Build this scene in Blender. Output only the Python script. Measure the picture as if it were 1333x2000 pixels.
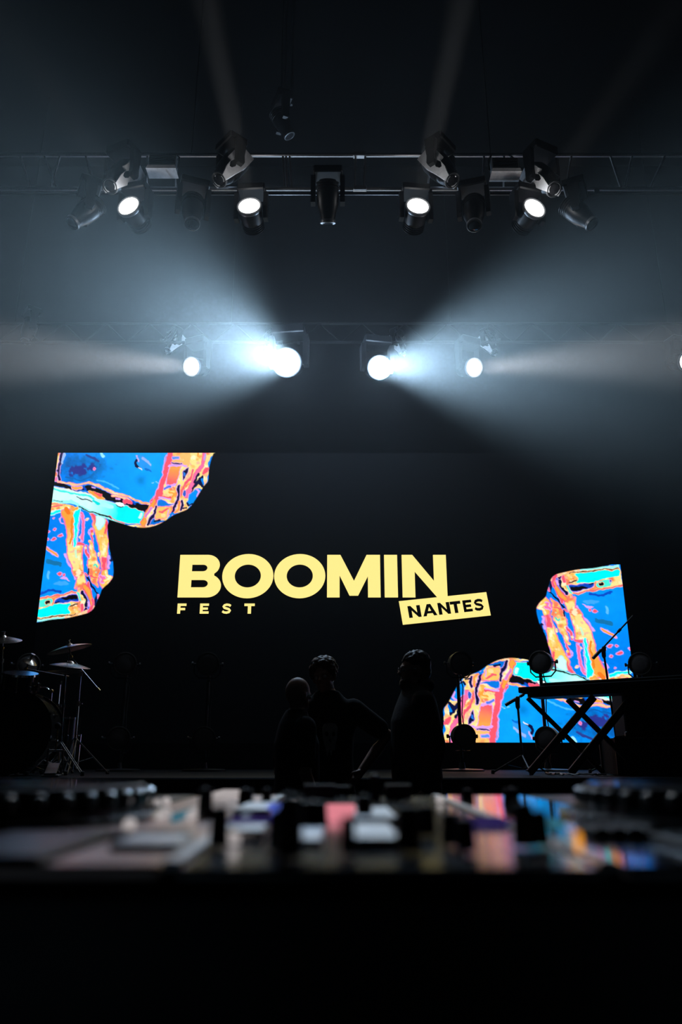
import bpy, bmesh, math, random
import numpy as np
from mathutils import Vector, Matrix, noise

for o in list(bpy.data.objects):
    bpy.data.objects.remove(o)
sc = bpy.context.scene
COL = sc.collection
V = Vector
R = math.radians

# ------------------------------------------------------------------ camera
F_PX = 1477.0
PITCH = R(18.07)
CAM = V((0, 0, 1.10))
cam_d = bpy.data.cameras.new('camera')
cam = bpy.data.objects.new('camera', cam_d)
COL.objects.link(cam)
cam.location = CAM
cam.rotation_euler = (R(90) + PITCH, 0, 0)
cam_d.sensor_fit = 'VERTICAL'
cam_d.sensor_height = 36.0
cam_d.sensor_width = 24.0
cam_d.lens = 36.0 * F_PX / 2000.0
cam_d.clip_start = 0.01
cam_d.clip_end = 200
cam_d.dof.use_dof = True
cam_d.dof.focus_distance = 9.8
cam_d.dof.aperture_fstop = 4.6
sc.camera = cam

# ------------------------------------------------------------------ world: black hall filled with thin stage haze
w = bpy.data.worlds.new('world')
sc.world = w
w.use_nodes = True
wn = w.node_tree
wn.nodes['Background'].inputs['Color'].default_value = (0.0, 0.0, 0.0, 1)
wn.nodes['Background'].inputs['Strength'].default_value = 0.0
vs = wn.nodes.new('ShaderNodeVolumeScatter')
vs.inputs['Color'].default_value = (0.93, 0.97, 1.0, 1)
# the haze hangs over the stage and thins out towards the audience
_g = wn.nodes.new('ShaderNodeNewGeometry')
_sx = wn.nodes.new('ShaderNodeSeparateXYZ')
_mr = wn.nodes.new('ShaderNodeMapRange')
_mr.interpolation_type = 'SMOOTHSTEP'
_mr.inputs['From Min'].default_value = 2.5
_mr.inputs['From Max'].default_value = 8.5
_mr.inputs['To Min'].default_value = 0.0009
_mr.inputs['To Max'].default_value = 0.0095
wn.links.new(_g.outputs['Position'], _sx.inputs[0])
wn.links.new(_sx.outputs['Y'], _mr.inputs['Value'])
_m2 = wn.nodes.new('ShaderNodeMapRange')
_m2.interpolation_type = 'SMOOTHSTEP'
_m2.inputs['From Min'].default_value = 7.4
_m2.inputs['From Max'].default_value = 9.2
_m2.inputs['To Min'].default_value = 1.0
_m2.inputs['To Max'].default_value = 0.32
wn.links.new(_sx.outputs['Y'], _m2.inputs['Value'])
_mm = wn.nodes.new('ShaderNodeMath')
_mm.operation = 'MULTIPLY'
wn.links.new(_mr.outputs['Result'], _mm.inputs[0])
wn.links.new(_m2.outputs['Result'], _mm.inputs[1])
_m3 = wn.nodes.new('ShaderNodeMapRange')      # and lies up among the lights rather than on the floor
_m3.interpolation_type = 'SMOOTHSTEP'
_m3.inputs['From Min'].default_value = 1.5
_m3.inputs['From Max'].default_value = 5.0
_m3.inputs['To Min'].default_value = 0.15
_m3.inputs['To Max'].default_value = 1.0
wn.links.new(_sx.outputs['Z'], _m3.inputs['Value'])
_mn = wn.nodes.new('ShaderNodeMath')
_mn.operation = 'MULTIPLY'
wn.links.new(_mm.outputs[0], _mn.inputs[0])
wn.links.new(_m3.outputs['Result'], _mn.inputs[1])
wn.links.new(_mn.outputs[0], vs.inputs['Density'])
vs.inputs['Anisotropy'].default_value = 0.35
wn.links.new(vs.outputs['Volume'], wn.nodes['World Output'].inputs['Volume'])

sc.view_settings.view_transform = 'Standard'
sc.view_settings.look = 'None'
sc.view_settings.exposure = 0.0
sc.view_settings.gamma = 1.0
sc.view_settings.use_curve_mapping = False
try:
    sc.cycles.use_denoising = True
    sc.cycles.max_bounces = 3
    sc.cycles.diffuse_bounces = 1
    sc.cycles.glossy_bounces = 2
    sc.cycles.volume_bounces = 0
    sc.cycles.transmission_bounces = 3
    sc.cycles.caustics_reflective = False
    sc.cycles.caustics_refractive = False
    sc.cycles.sample_clamp_indirect = 4.0
    sc.cycles.use_adaptive_sampling = True
    sc.cycles.adaptive_threshold = 0.03
    sc.cycles.volume_step_rate = 8.0
    sc.cycles.volume_max_steps = 12
    w.cycles.volume_step_size = 3.0
    w.cycles.volume_sampling = 'EQUIANGULAR'
except Exception:
    pass

SCREEN_Y = 10.2
STAGE_Z = 0.97
STAGE_Y = 5.75
FTR_Y = 6.3          # front truss
BTR_Y = 9.3          # back truss


def ray(px, py):
    X = (px - 666.5) / F_PX
    Y = (1000.0 - py) / F_PX
    return V((X, math.cos(PITCH) - Y * math.sin(PITCH), math.sin(PITCH) + Y * math.cos(PITCH)))


def at(px, py, y):
    """the point of the place at depth y that the photograph shows at a pixel"""
    d = ray(px, py)
    return CAM + d * (y / d.y)


def onz(px, py, z):
    d = ray(px, py)
    return CAM + d * ((z - CAM.z) / d.z)


def s2l(c):
    return tuple((x / 12.92 if x <= 0.04045 else ((x + 0.055) / 1.055) ** 2.4) for x in c)


def rgb(r, g, b):
    return s2l((r / 255, g / 255, b / 255))


# ------------------------------------------------------------------ materials
M = {}


def mat(name, color, rough=0.5, metal=0.0, nscale=30.0, namt=0.12, spec=0.5, emit=None, estr=0.0, bump=0.0, coat=0.0):
    m = bpy.data.materials.new(name)
    m.use_nodes = True
    nt = m.node_tree
    b = nt.nodes['Principled BSDF']
    tc = nt.nodes.new('ShaderNodeTexCoord')
    nz = nt.nodes.new('ShaderNodeTexNoise')
    nz.inputs['Scale'].default_value = nscale
    nz.inputs['Detail'].default_value = 4
    nt.links.new(tc.outputs['Object'], nz.inputs['Vector'])
    mx = nt.nodes.new('ShaderNodeMix')
    mx.data_type = 'RGBA'
    lo = tuple(max(0, c * (1 - namt * 2)) for c in color)
    hi = tuple(min(1, c * (1 + namt * 2)) for c in color)
    mx.inputs['A'].default_value = (*lo, 1)
    mx.inputs['B'].default_value = (*hi, 1)
    nt.links.new(nz.outputs['Fac'], mx.inputs['Factor'])
    nt.links.new(mx.outputs['Result'], b.inputs['Base Color'])
    mr = nt.nodes.new('ShaderNodeMapRange')
    mr.inputs['To Min'].default_value = max(0.02, rough - 0.08)
    mr.inputs['To Max'].default_value = min(1, rough + 0.08)
    nt.links.new(nz.outputs['Fac'], mr.inputs['Value'])
    nt.links.new(mr.outputs['Result'], b.inputs['Roughness'])
    b.inputs['Metallic'].default_value = metal
    b.inputs['Specular IOR Level'].default_value = spec
    if coat:
        b.inputs['Coat Weight'].default_value = coat
        b.inputs['Coat Roughness'].default_value = 0.05
    if bump:
        bp = nt.nodes.new('ShaderNodeBump')
        bp.inputs['Strength'].default_value = bump
        bp.inputs['Distance'].default_value = 0.01
        nt.links.new(nz.outputs['Fac'], bp.inputs['Height'])
        nt.links.new(bp.outputs['Normal'], b.inputs['Normal'])
    if emit:
        b.inputs['Emission Color'].default_value = (*emit, 1)
        b.inputs['Emission Strength'].default_value = estr
    M[name] = m
    return m


def emat(name, color, strength, sample=True):
    """a lit surface; a faint grid keeps it procedural and LED-like"""
    m = bpy.data.materials.new(name)
    m.use_nodes = True
    nt = m.node_tree
    nt.nodes.clear()
    out = nt.nodes.new('ShaderNodeOutputMaterial')
    e = nt.nodes.new('ShaderNodeEmission')
    tc = nt.nodes.new('ShaderNodeTexCoord')
    nz = nt.nodes.new('ShaderNodeTexNoise')
    nz.inputs['Scale'].default_value = 90
    nt.links.new(tc.outputs['Object'], nz.inputs['Vector'])
    mx = nt.nodes.new('ShaderNodeMix')
    mx.data_type = 'RGBA'
    mx.inputs['A'].default_value = (*[c * 0.95 for c in color], 1)
    mx.inputs['B'].default_value = (*color, 1)
    nt.links.new(nz.outputs['Fac'], mx.inputs['Factor'])
    nt.links.new(mx.outputs['Result'], e.inputs['Color'])
    e.inputs['Strength'].default_value = strength
    nt.links.new(e.outputs['Emission'], out.inputs['Surface'])
    if not sample:
        m.cycles.emission_sampling = 'NONE'
    M[name] = m
    return m


mat('black_drape', (0.0015, 0.0015, 0.0018), 0.95, nscale=3, bump=0.4, spec=0.02)
mat('hall_floor', (0.012, 0.012, 0.013), 0.55, nscale=8, bump=0.1)
mat('stage_board', (0.004, 0.004, 0.0045), 0.6, spec=0.08, nscale=14, bump=0.1)
mat('black_metal', (0.012, 0.012, 0.013), 0.38, metal=0.3, nscale=60)
mat('fixture_black', (0.006, 0.0065, 0.0075), 0.4, nscale=40, spec=0.25)
mat('truss_dark', (0.006, 0.006, 0.0065), 0.6, nscale=50, spec=0.15)
mat('fixture_grey', (0.10, 0.105, 0.11), 0.36, nscale=40)
mat('cover_silver', (0.8, 0.8, 0.82), 0.3, nscale=30)
mat('truss_alu', (0.42, 0.42, 0.43), 0.35, metal=0.9, nscale=50)
mat('chrome', (0.62, 0.61, 0.62), 0.16, metal=1.0, nscale=20)
mat('dull_chrome', (0.34, 0.33, 0.34), 0.3, metal=1.0, nscale=20)
mat('brass', (0.55, 0.38, 0.16), 0.28, metal=1.0, nscale=35)
mat('bronze_cymbal', (0.50, 0.42, 0.34), 0.3, metal=1.0, nscale=80)
mat('drum_black', (0.008, 0.008, 0.009), 0.22, nscale=25, coat=0.4)
mat('drum_head_dark', (0.010, 0.010, 0.011), 0.45, nscale=25)
mat('drum_head_amber', (0.16, 0.065, 0.025), 0.45, nscale=25)
mat('rubber', (0.008, 0.008, 0.008), 0.8, nscale=60)
mat('glass_dark', (0.02, 0.02, 0.022), 0.06, nscale=10, coat=0.6)
mat('lamp_face', (0.07, 0.055, 0.05), 0.4, nscale=18, coat=0.3)
mat('lamp_body', (0.035, 0.028, 0.022), 0.4, metal=0.4, nscale=40)
mat('skin', (0.42, 0.24, 0.17), 0.5, nscale=30)
mat('black_cotton', (0.010, 0.010, 0.011), 0.9, nscale=120, bump=0.2, spec=0.2)
mat('charcoal_fleece', (0.016, 0.017, 0.019), 0.85, nscale=120, bump=0.3, spec=0.25)
mat('dark_denim', (0.010, 0.012, 0.018), 0.85, nscale=150, bump=0.2, spec=0.2)
mat('hair_brown', (0.09, 0.05, 0.028), 0.5, nscale=60, bump=0.5)
mat('hair_dark', (0.02, 0.015, 0.012), 0.5, nscale=60, bump=0.5)
mat('shoe', (0.012, 0.012, 0.012), 0.6)
mat('eye_white', (0.6, 0.58, 0.55), 0.25)
mat('print_grey', (0.55, 0.55, 0.53), 0.8, nscale=90, namt=0.3)
mat('case_black', (0.005, 0.005, 0.006), 0.75, nscale=30, spec=0.12)
mat('case_edge', (0.03, 0.03, 0.031), 0.5, metal=0.3)
mat('speaker_cloth', (0.006, 0.006, 0.006), 0.9, nscale=200, bump=0.3)
mat('cable_black', (0.02, 0.02, 0.021), 0.4)
mat('cable_white', (0.45, 0.44, 0.43), 0.45)
mat('tape_white', (0.6, 0.6, 0.6), 0.6)
mat('deck_plate', (0.70, 0.50, 0.43), 0.33, metal=0.9, nscale=90, spec=0.5)
mat('deck_plate_gloss', (0.55, 0.52, 0.52), 0.10, metal=0.9, nscale=90)
mat('deck_plate_mix', (0.45, 0.44, 0.45), 0.16, metal=0.85, nscale=90)
mat('deck_black', (0.004, 0.004, 0.0045), 0.35, nscale=40)
mat('jog_gloss', (0.22, 0.22, 0.24), 0.13, metal=0.7, nscale=10, namt=0.05, coat=0.5)
mat('jog_silver', (0.5, 0.5, 0.5), 0.25, metal=0.95)
mat('knob_black', (0.006, 0.006, 0.006), 0.5)
mat('knob_cap', (0.5, 0.5, 0.5), 0.35)
mat('strip_white', (0.9, 0.86, 0.86), 0.38, metal=0.9)
mat('screen_glass', (0.006, 0.006, 0.008), 0.07, nscale=6, namt=0.05, coat=0.5)
mat('table_cloth', (0.005, 0.005, 0.006), 0.9, nscale=100, bump=0.3, spec=0.15)
mat('led_black', (0.003, 0.003, 0.0034), 0.8, nscale=200, namt=0.1, spec=0.06)
mat('letter_black', (0.006, 0.004, 0.002), 0.7, spec=0.1)
emat('led_yellow', rgb(255, 233, 140), 1.12)
emat('lens_white', (1.0, 1.0, 1.0), 7.0, sample=False)
emat('lens_hot', (1.0, 1.0, 1.0), 16.0, sample=False)
emat('button_blue', rgb(95, 120, 235), 0.9)
emat('button_pink', rgb(255, 150, 165), 0.75)
emat('button_glint_white', rgb(235, 225, 225), 0.5)  # glow colour of a button and of the painted glint dots
emat('button_amber', rgb(255, 165, 50), 1.1)
emat('glow_violet', rgb(110, 90, 200), 0.14)  # glow colour, also used for a painted reflection on the right deck
emat('glow_cyan', rgb(90, 180, 210), 0.3)  # glow colour, also used for the painted cyan reflection on the deck
emat('led_red', rgb(255, 40, 60), 1.2)


# ------------------------------------------------------------------ mesh helpers
class MB:
    def __init__(self):
        self.v = []
        self.f = []

    def add(self, verts, faces):
        o = len(self.v)
        self.v += [tuple(p) for p in verts]
        self.f += [tuple(i + o for i in f) for f in faces]
        return self

    def box(self, c, s, rot=None, bevel=0.0):
        bm = bmesh.new()
        bmesh.ops.create_cube(bm, size=1.0)
        for vv in bm.verts:
            vv.co = V((vv.co.x * s[0], vv.co.y * s[1], vv.co.z * s[2]))
        if bevel:
            bmesh.ops.bevel(bm, geom=list(bm.edges), offset=bevel, segments=1, affect='EDGES')
        mt = Matrix.Translation(V(c)) @ (rot.to_4x4() if rot else Matrix.Identity(4))
        bm.verts.index_update()
        self.add([mt @ vv.co for vv in bm.verts], [[q.index for q in f.verts] for f in bm.faces])
        bm.free()
        return self

    def tube(self, pts, r, n=10, cap=True):
        """a tube along points; r is one radius or one per point"""
        pts = [V(p) for p in pts]
        rs = r if isinstance(r, (list, tuple)) else [r] * len(pts)
        rings = []
        prev = None
        for i, p in enumerate(pts):
            t = (pts[min(i + 1, len(pts) - 1)] - pts[max(i - 1, 0)]).normalized()
            if prev is None:
                a = V((0, 0, 1)) if abs(t.z) < 0.9 else V((1, 0, 0))
                u = t.cross(a).normalized()
            else:
                u = (prev - t * prev.dot(t)).normalized()
            prev = u
            wv = t.cross(u)
            rings.append([p + (u * math.cos(2 * math.pi * k / n) + wv * math.sin(2 * math.pi * k / n)) * rs[i] for k in range(n)])
        vs_ = [q for rg in rings for q in rg]
        fs = []
        for i in range(len(pts) - 1):
            for k in range(n):
                fs.append((i * n + k, i * n + (k + 1) % n, (i + 1) * n + (k + 1) % n, (i + 1) * n + k))
        if cap:
            fs.append(tuple(range(n - 1, -1, -1)))
            fs.append(tuple((len(pts) - 1) * n + k for k in range(n)))
        return self.add(vs_, fs)

    def lathe(self, prof, o=(0, 0, 0), axis=(0, 0, 1), n=24, ref=None):
        """prof: (radius, distance along axis)"""
        a = V(axis).normalized()
        h = V(ref) if ref else (V((0, 0, 1)) if abs(a.z) < 0.9 else V((1, 0, 0)))
        u = a.cross(h).normalized()
        wv = a.cross(u)
        o = V(o)
        vs_, fs = [], []
        for (r, d) in prof:
            for k in range(n):
                t = 2 * math.pi * k / n
                vs_.append(o + a * d + (u * math.cos(t) + wv * math.sin(t)) * max(r, 1e-4))
        for i in range(len(prof) - 1):
            for k in range(n):
                fs.append((i * n + k, (i + 1) * n + k, (i + 1) * n + (k + 1) % n, i * n + (k + 1) % n))
        fs.append(tuple(range(n)))
        fs.append(tuple((len(prof) - 1) * n + k for k in range(n - 1, -1, -1)))
        return self.add(vs_, fs)

    def loft(self, rings, n=20):
        """rings: (center, rx, ry[, tilt matrix]); horizontal ellipses"""
        vs_, fs = [], []
        for rg in rings:
            c, rx, ry = V(rg[0]), rg[1], rg[2]
            m = rg[3] if len(rg) > 3 else None
            for k in range(n):
                t = 2 * math.pi * k / n
                p = V((rx * math.cos(t), ry * math.sin(t), 0))
                if m:
                    p = m @ p
                vs_.append(c + p)
        for i in range(len(rings) - 1):
            for k in range(n):
                fs.append((i * n + k, i * n + (k + 1) % n, (i + 1) * n + (k + 1) % n, (i + 1) * n + k))
        fs.append(tuple(range(n - 1, -1, -1)))
        fs.append(tuple((len(rings) - 1) * n + k for k in range(n)))
        return self.add(vs_, fs)

    def ball(self, c, r, seg=12, rot=None):
        rr = r if isinstance(r, (tuple, list)) else (r, r, r)
        vs_, fs = [], []
        nr = seg // 2
        for i in range(nr + 1):
            ph = math.pi * i / nr
            for k in range(seg):
                t = 2 * math.pi * k / seg
                p = V((rr[0] * math.sin(ph) * math.cos(t), rr[1] * math.sin(ph) * math.sin(t), rr[2] * math.cos(ph)))
                if rot:
                    p = rot @ p
                vs_.append(V(c) + p)
        for i in range(nr):
            for k in range(seg):
                fs.append((i * seg + k, (i + 1) * seg + k, (i + 1) * seg + (k + 1) % seg, i * seg + (k + 1) % seg))
        return self.add(vs_, fs)

    def prism(self, poly, y0, y1, holes=()):
        """polygon in the x-z plane (with holes) given thickness from y0 (front) to y1"""
        bm = bmesh.new()
        loops = [poly] + list(holes)
        edges = []
        for lp in loops:
            vv = [bm.verts.new((p[0], y0, p[1])) for p in lp]
            for i in range(len(vv)):
                edges.append(bm.edges.new((vv[i], vv[(i + 1) % len(vv)])))
        bmesh.ops.triangle_fill(bm, use_beauty=True, use_dissolve=False, edges=edges, normal=(0, -1, 0))
        ext = bmesh.ops.extrude_face_region(bm, geom=list(bm.faces))
        for g in ext['geom']:
            if isinstance(g, bmesh.types.BMVert):
                g.co.y = y1
        bm.normal_update()
        bmesh.ops.recalc_face_normals(bm, faces=list(bm.faces))
        bm.verts.index_update()
        self.add([q.co for q in bm.verts], [[q.index for q in f.verts] for f in bm.faces])
        bm.free()
        return self

    def mesh(self, name):
        me = bpy.data.meshes.new(name)
        me.from_pydata(self.v, [], self.f)
        me.validate()
        bm = bmesh.new()
        bm.from_mesh(me)
        bmesh.ops.recalc_face_normals(bm, faces=list(bm.faces))
        bm.to_mesh(me)
        bm.free()
        return me

    def build(self, name, m, parent=None, smooth=True, ang=35):
        me = self.mesh(name)
        return mobj(name, me, m, parent, smooth, ang)


def mobj(name, me, m, parent=None, smooth=True, ang=35):
    ms = m if isinstance(m, (list, tuple)) else [m]
    for x in ms:
        me.materials.append(M[x] if isinstance(x, str) else x)
    if smooth:
        me.polygons.foreach_set('use_smooth', [True] * len(me.polygons))
        try:
            me.set_sharp_from_angle(angle=R(ang))
        except Exception:
            pass
    o = bpy.data.objects.new(name, me)
    COL.objects.link(o)
    if parent:
        o.parent = parent
    return o


def tag(o, label=None, cat=None, group=None, kind=None):
    if label: o['label'] = label
    if cat: o['category'] = cat
    if group: o['group'] = group
    if kind: o['kind'] = kind
    return o


def thing(name, label, cat, loc=(0, 0, 0), group=None, rz=0.0):
    o = bpy.data.objects.new(name, None)
    o.empty_display_size = 0.1
    COL.objects.link(o)
    o.location = loc
    o.rotation_euler = (0, 0, rz)
    return tag(o, label, cat, group)


def struct(name, mb, m, label=None):
    o = mb.build(name, m, None, smooth=False)
    o['kind'] = 'structure'
    if label: o['label'] = label
    return o


def spot(name, parent, pos, d, power, size, radius=0.08, color=(1, 1, 1), blend=0.5):
    l = bpy.data.lights.new(name, 'SPOT')
    l.energy = power
    l.spot_size = R(size)
    l.spot_blend = blend
    l.shadow_soft_size = radius
    l.color = color
    o = bpy.data.objects.new(name, l)
    COL.objects.link(o)
    o.parent = parent
    o.location = pos
    o.rotation_euler = V(d).to_track_quat('-Z', 'Y').to_euler()
    return o


def point(name, parent, pos, power, radius=0.08, color=(1, 1, 1)):
    l = bpy.data.lights.new(name, 'POINT')
    l.energy = power
    l.shadow_soft_size = radius
    l.color = color
    o = bpy.data.objects.new(name, l)
    COL.objects.link(o)
    o.parent = parent
    o.location = pos
    return o


# ------------------------------------------------------------------ the hall
HX, HY0, HY1, HZ = 9.0, -6.0, 10.75, 11.0
struct('floor', MB().box((0, (HY0 + HY1) / 2, -0.1), (2 * HX, HY1 - HY0, 0.2)), 'hall_floor', 'dark floor of the concert hall')
struct('ceiling', MB().box((0, (HY0 + HY1) / 2, HZ + 0.1), (2 * HX, HY1 - HY0, 0.2)), 'black_drape', 'black ceiling of the concert hall')
struct('wall_back', MB().box((0, HY1 + 0.1, HZ / 2), (2 * HX, 0.2, HZ)), 'black_drape', 'black drape wall behind the video wall')
struct('wall_front', MB().box((0, HY0 - 0.1, HZ / 2), (2 * HX, 0.2, HZ)), 'black_drape', 'black wall behind the viewer')
struct('wall_left', MB().box((-HX - 0.1, (HY0 + HY1) / 2, HZ / 2), (0.2, HY1 - HY0, HZ)), 'black_drape', 'black side wall')
struct('wall_right', MB().box((HX + 0.1, (HY0 + HY1) / 2, HZ / 2), (0.2, HY1 - HY0, HZ)), 'black_drape', 'black side wall')
stage = MB().box((0, (STAGE_Y + HY1) / 2, STAGE_Z / 2), (2 * HX - 2, HY1 - STAGE_Y, STAGE_Z), bevel=0.01)
struct('floor_stage', stage, 'stage_board', 'black raised stage floor')

# ------------------------------------------------------------------ LED video wall
xl, xr = -0.404 * SCREEN_Y, 0.380 * SCREEN_Y
zb, zt = CAM.z + 0.0185 * SCREEN_Y, CAM.z + 0.4150 * SCREEN_Y
wall_t = thing('video_wall', 'black LED video wall showing yellow festival lettering and coloured glass shapes', 'video wall',
               ((xl + xr) / 2, SCREEN_Y + 0.1, STAGE_Z))
WL = V(wall_t.location)


def wadd(mb, name, m, smooth=False):
    mb.v = [tuple(V(p) - WL) for p in mb.v]
    return mb.build(name, m, wall_t, smooth=smooth)


wadd(MB().box(((xl + xr) / 2, SCREEN_Y + 0.06, (zb + zt) / 2), (xr - xl, 0.11, zt - zb)), 'panel_body', 'led_black')
wadd(MB().box(((xl + xr) / 2, SCREEN_Y + 0.10, (STAGE_Z + zb) / 2), (xr - xl, 0.30, zb - STAGE_Z)), 'plinth', 'black_drape')


def P2(u, v, x0, y0, s):
    p = at(x0 + u / s, y0 + v / s, SCREEN_Y)
    return (p.x, p.z)


S8 = 1333 / 660.0


def q8(u, v):
    return P2(u, v, 320, 1060, S8)


ztop = q8(560, 48)[1]
zbase = q8(560, 216)[1]
CH = ztop - zbase


def arc(cx, cz, rx, rz, a0, a1, n=14):
    return [(cx + rx * math.cos(R(a0 + (a1 - a0) * i / n)), cz + rz * math.sin(R(a0 + (a1 - a0) * i / n))) for i in range(n + 1)]


def letter_polys(ch):
    """unit letters in a 0..1 x 0..1 cell, heavy geometric sans; returns (outer, holes)"""
    if ch == 'B':
        o = [(0, 0), (0, 1)] + [(0.66, 1.0)] + arc(0.66, 0.755, 0.29, 0.245, 85, -55, 12) + arc(0.68, 0.27, 0.32, 0.27, 62, -90, 14)
        h1 = [(0.30, 0.61), (0.30, 0.765)] + arc(0.56, 0.6875, 0.10, 0.0775, 90, -90, 8)
        h2 = [(0.30, 0.235), (0.30, 0.405)] + arc(0.58, 0.32, 0.11, 0.085, 90, -90, 8)
        return o, [h1, h2]
    if ch == 'O':
        return arc(0.5, 0.5, 0.5, 0.52, 0, 352.5, 47), [arc(0.5, 0.5, 0.255, 0.268, 0, 352.5, 47)]
    if ch == 'M':
        return [(0, 0), (0, 1), (0.25, 1), (0.505, 0.385), (0.745, 1), (1, 1), (1, 0), (0.765, 0), (0.765, 0.49),
                (0.58, 0.04), (0.42, 0.04), (0.235, 0.51), (0.235, 0)], []
    if ch == 'I':
        return [(0, 0), (0, 1), (1, 1), (1, 0)], []
    if ch == 'N':
        return [(0, 0), (0, 1), (0.24, 1), (0.71, 0.385), (0.71, 1), (1, 1), (1, 0), (0.77, 0), (0.285, 0.60), (0.285, 0)], []
    if ch == 'F':
        return [(0, 0), (0, 1), (1, 1), (1, 0.76), (0.34, 0.76), (0.34, 0.57), (0.88, 0.57), (0.88, 0.34), (0.34, 0.34), (0.34, 0)], []
    if ch == 'E':
        return [(0, 0), (0, 1), (1, 1), (1, 0.77), (0.32, 0.77), (0.32, 0.61), (0.9, 0.61), (0.9, 0.39), (0.32, 0.39), (0.32, 0.23), (1, 0.23), (1, 0)], []
    if ch == 'T':
        return [(0.34, 0), (0.34, 0.75), (0, 0.75), (0, 1), (1, 1), (1, 0.75), (0.66, 0.75), (0.66, 0)], []
    if ch == 'A':
        return [(0, 0), (0.37, 1), (0.63, 1), (1, 0), (0.76, 0), (0.69, 0.21), (0.31, 0.21), (0.24, 0)], [[(0.385, 0.41), (0.615, 0.41), (0.5, 0.74)]]
    if ch == 'S':
        c = [(0.90, 0.76), (0.74, 0.86), (0.50, 0.89), (0.27, 0.83), (0.17, 0.70), (0.27, 0.58), (0.50, 0.51), (0.73, 0.44), (0.84, 0.31),
             (0.75, 0.17), (0.50, 0.10), (0.25, 0.13), (0.08, 0.24)]
        L, Rr = [], []
        for i, p in enumerate(c):
            a, b = c[max(i - 1, 0)], c[min(i + 1, len(c) - 1)]
            t = V((b[0] - a[0], b[1] - a[1])).normalized()
            nn = V((-t.y, t.x)) * 0.115
            L.append((p[0] + nn.x, p[1] + nn.y))
            Rr.append((p[0] - nn.x, p[1] - nn.y))
        return L + Rr[::-1], []


def put_letter(ch, fn, m, y0, name='letter'):
    o, hs = letter_polys(ch)
    mb = MB().prism([fn(*p) for p in o], y0, y0 + 0.004, [[fn(*p) for p in h] for h in hs])
    return wadd(mb, name, m)


# BOOMIN
for ch, u0, u1 in (('B', 60, 228), ('O', 231, 433), ('O', 436, 638), ('M', 645, 855), ('I', 871, 923), ('N', 941, 1117)):
    x0, x1 = q8(u0, 132)[0], q8(u1, 132)[0]
    put_letter(ch, lambda a, b, x0=x0, x1=x1: (x0 + (x1 - x0) * a, zbase + CH * b), 'led_yellow', SCREEN_Y - 0.004)
z1, z0 = q8(200, 240)[1], q8(200, 280)[1]
for ch, u0, u1 in (('F', 54, 89), ('E', 143, 178), ('S', 229, 268), ('T', 318, 359)):
    x0, x1 = q8(u0, 260)[0], q8(u1, 260)[0]
    put_letter(ch, lambda a, b, x0=x0, x1=x1: (x0 + (x1 - x0) * a, z0 + (z1 - z0) * b), 'led_yellow', SCREEN_Y - 0.004)
pl = [q8(928, 231), q8(1273, 195), q8(1291, 287), q8(944, 324)]
wadd(MB().prism(pl, SCREEN_Y - 0.006, SCREEN_Y - 0.001), 'name_plate', 'led_yellow')
A, B_, C_, D_ = [V(p) for p in pl]


def plate(u, v):
    t = A.lerp(B_, u)
    b = D_.lerp(C_, u)
    p = b.lerp(t, v)
    return (p.x, p.y)


for ch, u0, u1 in (('N', 0.085, 0.225), ('A', 0.245, 0.405), ('N', 0.425, 0.56), ('T', 0.565, 0.685), ('E', 0.71, 0.81), ('S', 0.83, 0.945)):
    # lighter strokes than the big word: squeeze the cell
    put_letter(ch, lambda a, b, u0=u0, u1=u1: plate(u0 + (u1 - u0) * a, 0.25 + 0.50 * b), 'letter_black', SCREEN_Y - 0.008)

# ---- the coloured picture: painted as vertex colours on a fine LED grid
T1 = lambda a, b: (166.6 + .425 * a, 33.3 + .4249 * b)
T2 = lambda a, b: (699.8 + .425 * a, 33.3 + .4249 * b)
T3 = lambda a, b: (33.3 + .45 * a, 366.5 + .45 * b)
T4 = lambda a, b: (33.3 + .45 * a, 766.3 + .45 * b)
T0 = lambda a, b: (a, b)
BLUE = (0, 130, 240); DBLUE = (10, 70, 190); NAVY = (12, 16, 62); BLK = (12, 10, 16); CYAN = (0, 240, 242); PALE = (205, 252, 246)
PINK = (250, 110, 165); RED = (250, 85, 105); ORNG = (255, 160, 60); YEL = (255, 222, 140); PEACH = (255, 198, 150); VIO = (215, 160, 240); TEAL = (20, 110, 165)
STEP = 3.7
U0, U1, W0, W1 = -60.0, 1240.0, 80.0, 1192.0
gu = np.arange(U0, U1 + STEP, STEP)
gv = np.arange(W0, W1 + STEP, STEP)
GU, GV = np.meshgrid(gu, gv)
rng = np.random.RandomState(4)


def vnoise(sc_, seed, oct_=3):
    r = np.random.RandomState(seed)
    out = np.zeros_like(GU)
    amp, tot = 1.0, 0.0
    for o_ in range(oct_):
        s = sc_ / (2 ** o_)
        nx, ny = int((U1 - U0) / s) + 4, int((W1 - W0) / s) + 4
        g = r.rand(ny, nx)
        fx, fy = (GU - U0) / s, (GV - W0) / s
        ix, iy = fx.astype(int), fy.astype(int)
        tx, ty = fx - ix, fy - iy
        tx, ty = tx * tx * (3 - 2 * tx), ty * ty * (3 - 2 * ty)
        out += amp * ((g[iy, ix] * (1 - tx) + g[iy, ix + 1] * tx) * (1 - ty) + (g[iy + 1, ix] * (1 - tx) + g[iy + 1, ix + 1] * tx) * ty)
        tot += amp
        amp *= 0.5
    return out / tot


WU = GU + (vnoise(60, 1) - .5) * 26 + (vnoise(18, 2, 2) - .5) * 9
WV = GV + (vnoise(60, 3) - .5) * 26 + (vnoise(18, 5, 2) - .5) * 9
IMG = np.zeros(GU.shape + (3,))
COV = np.zeros(GU.shape)


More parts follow.
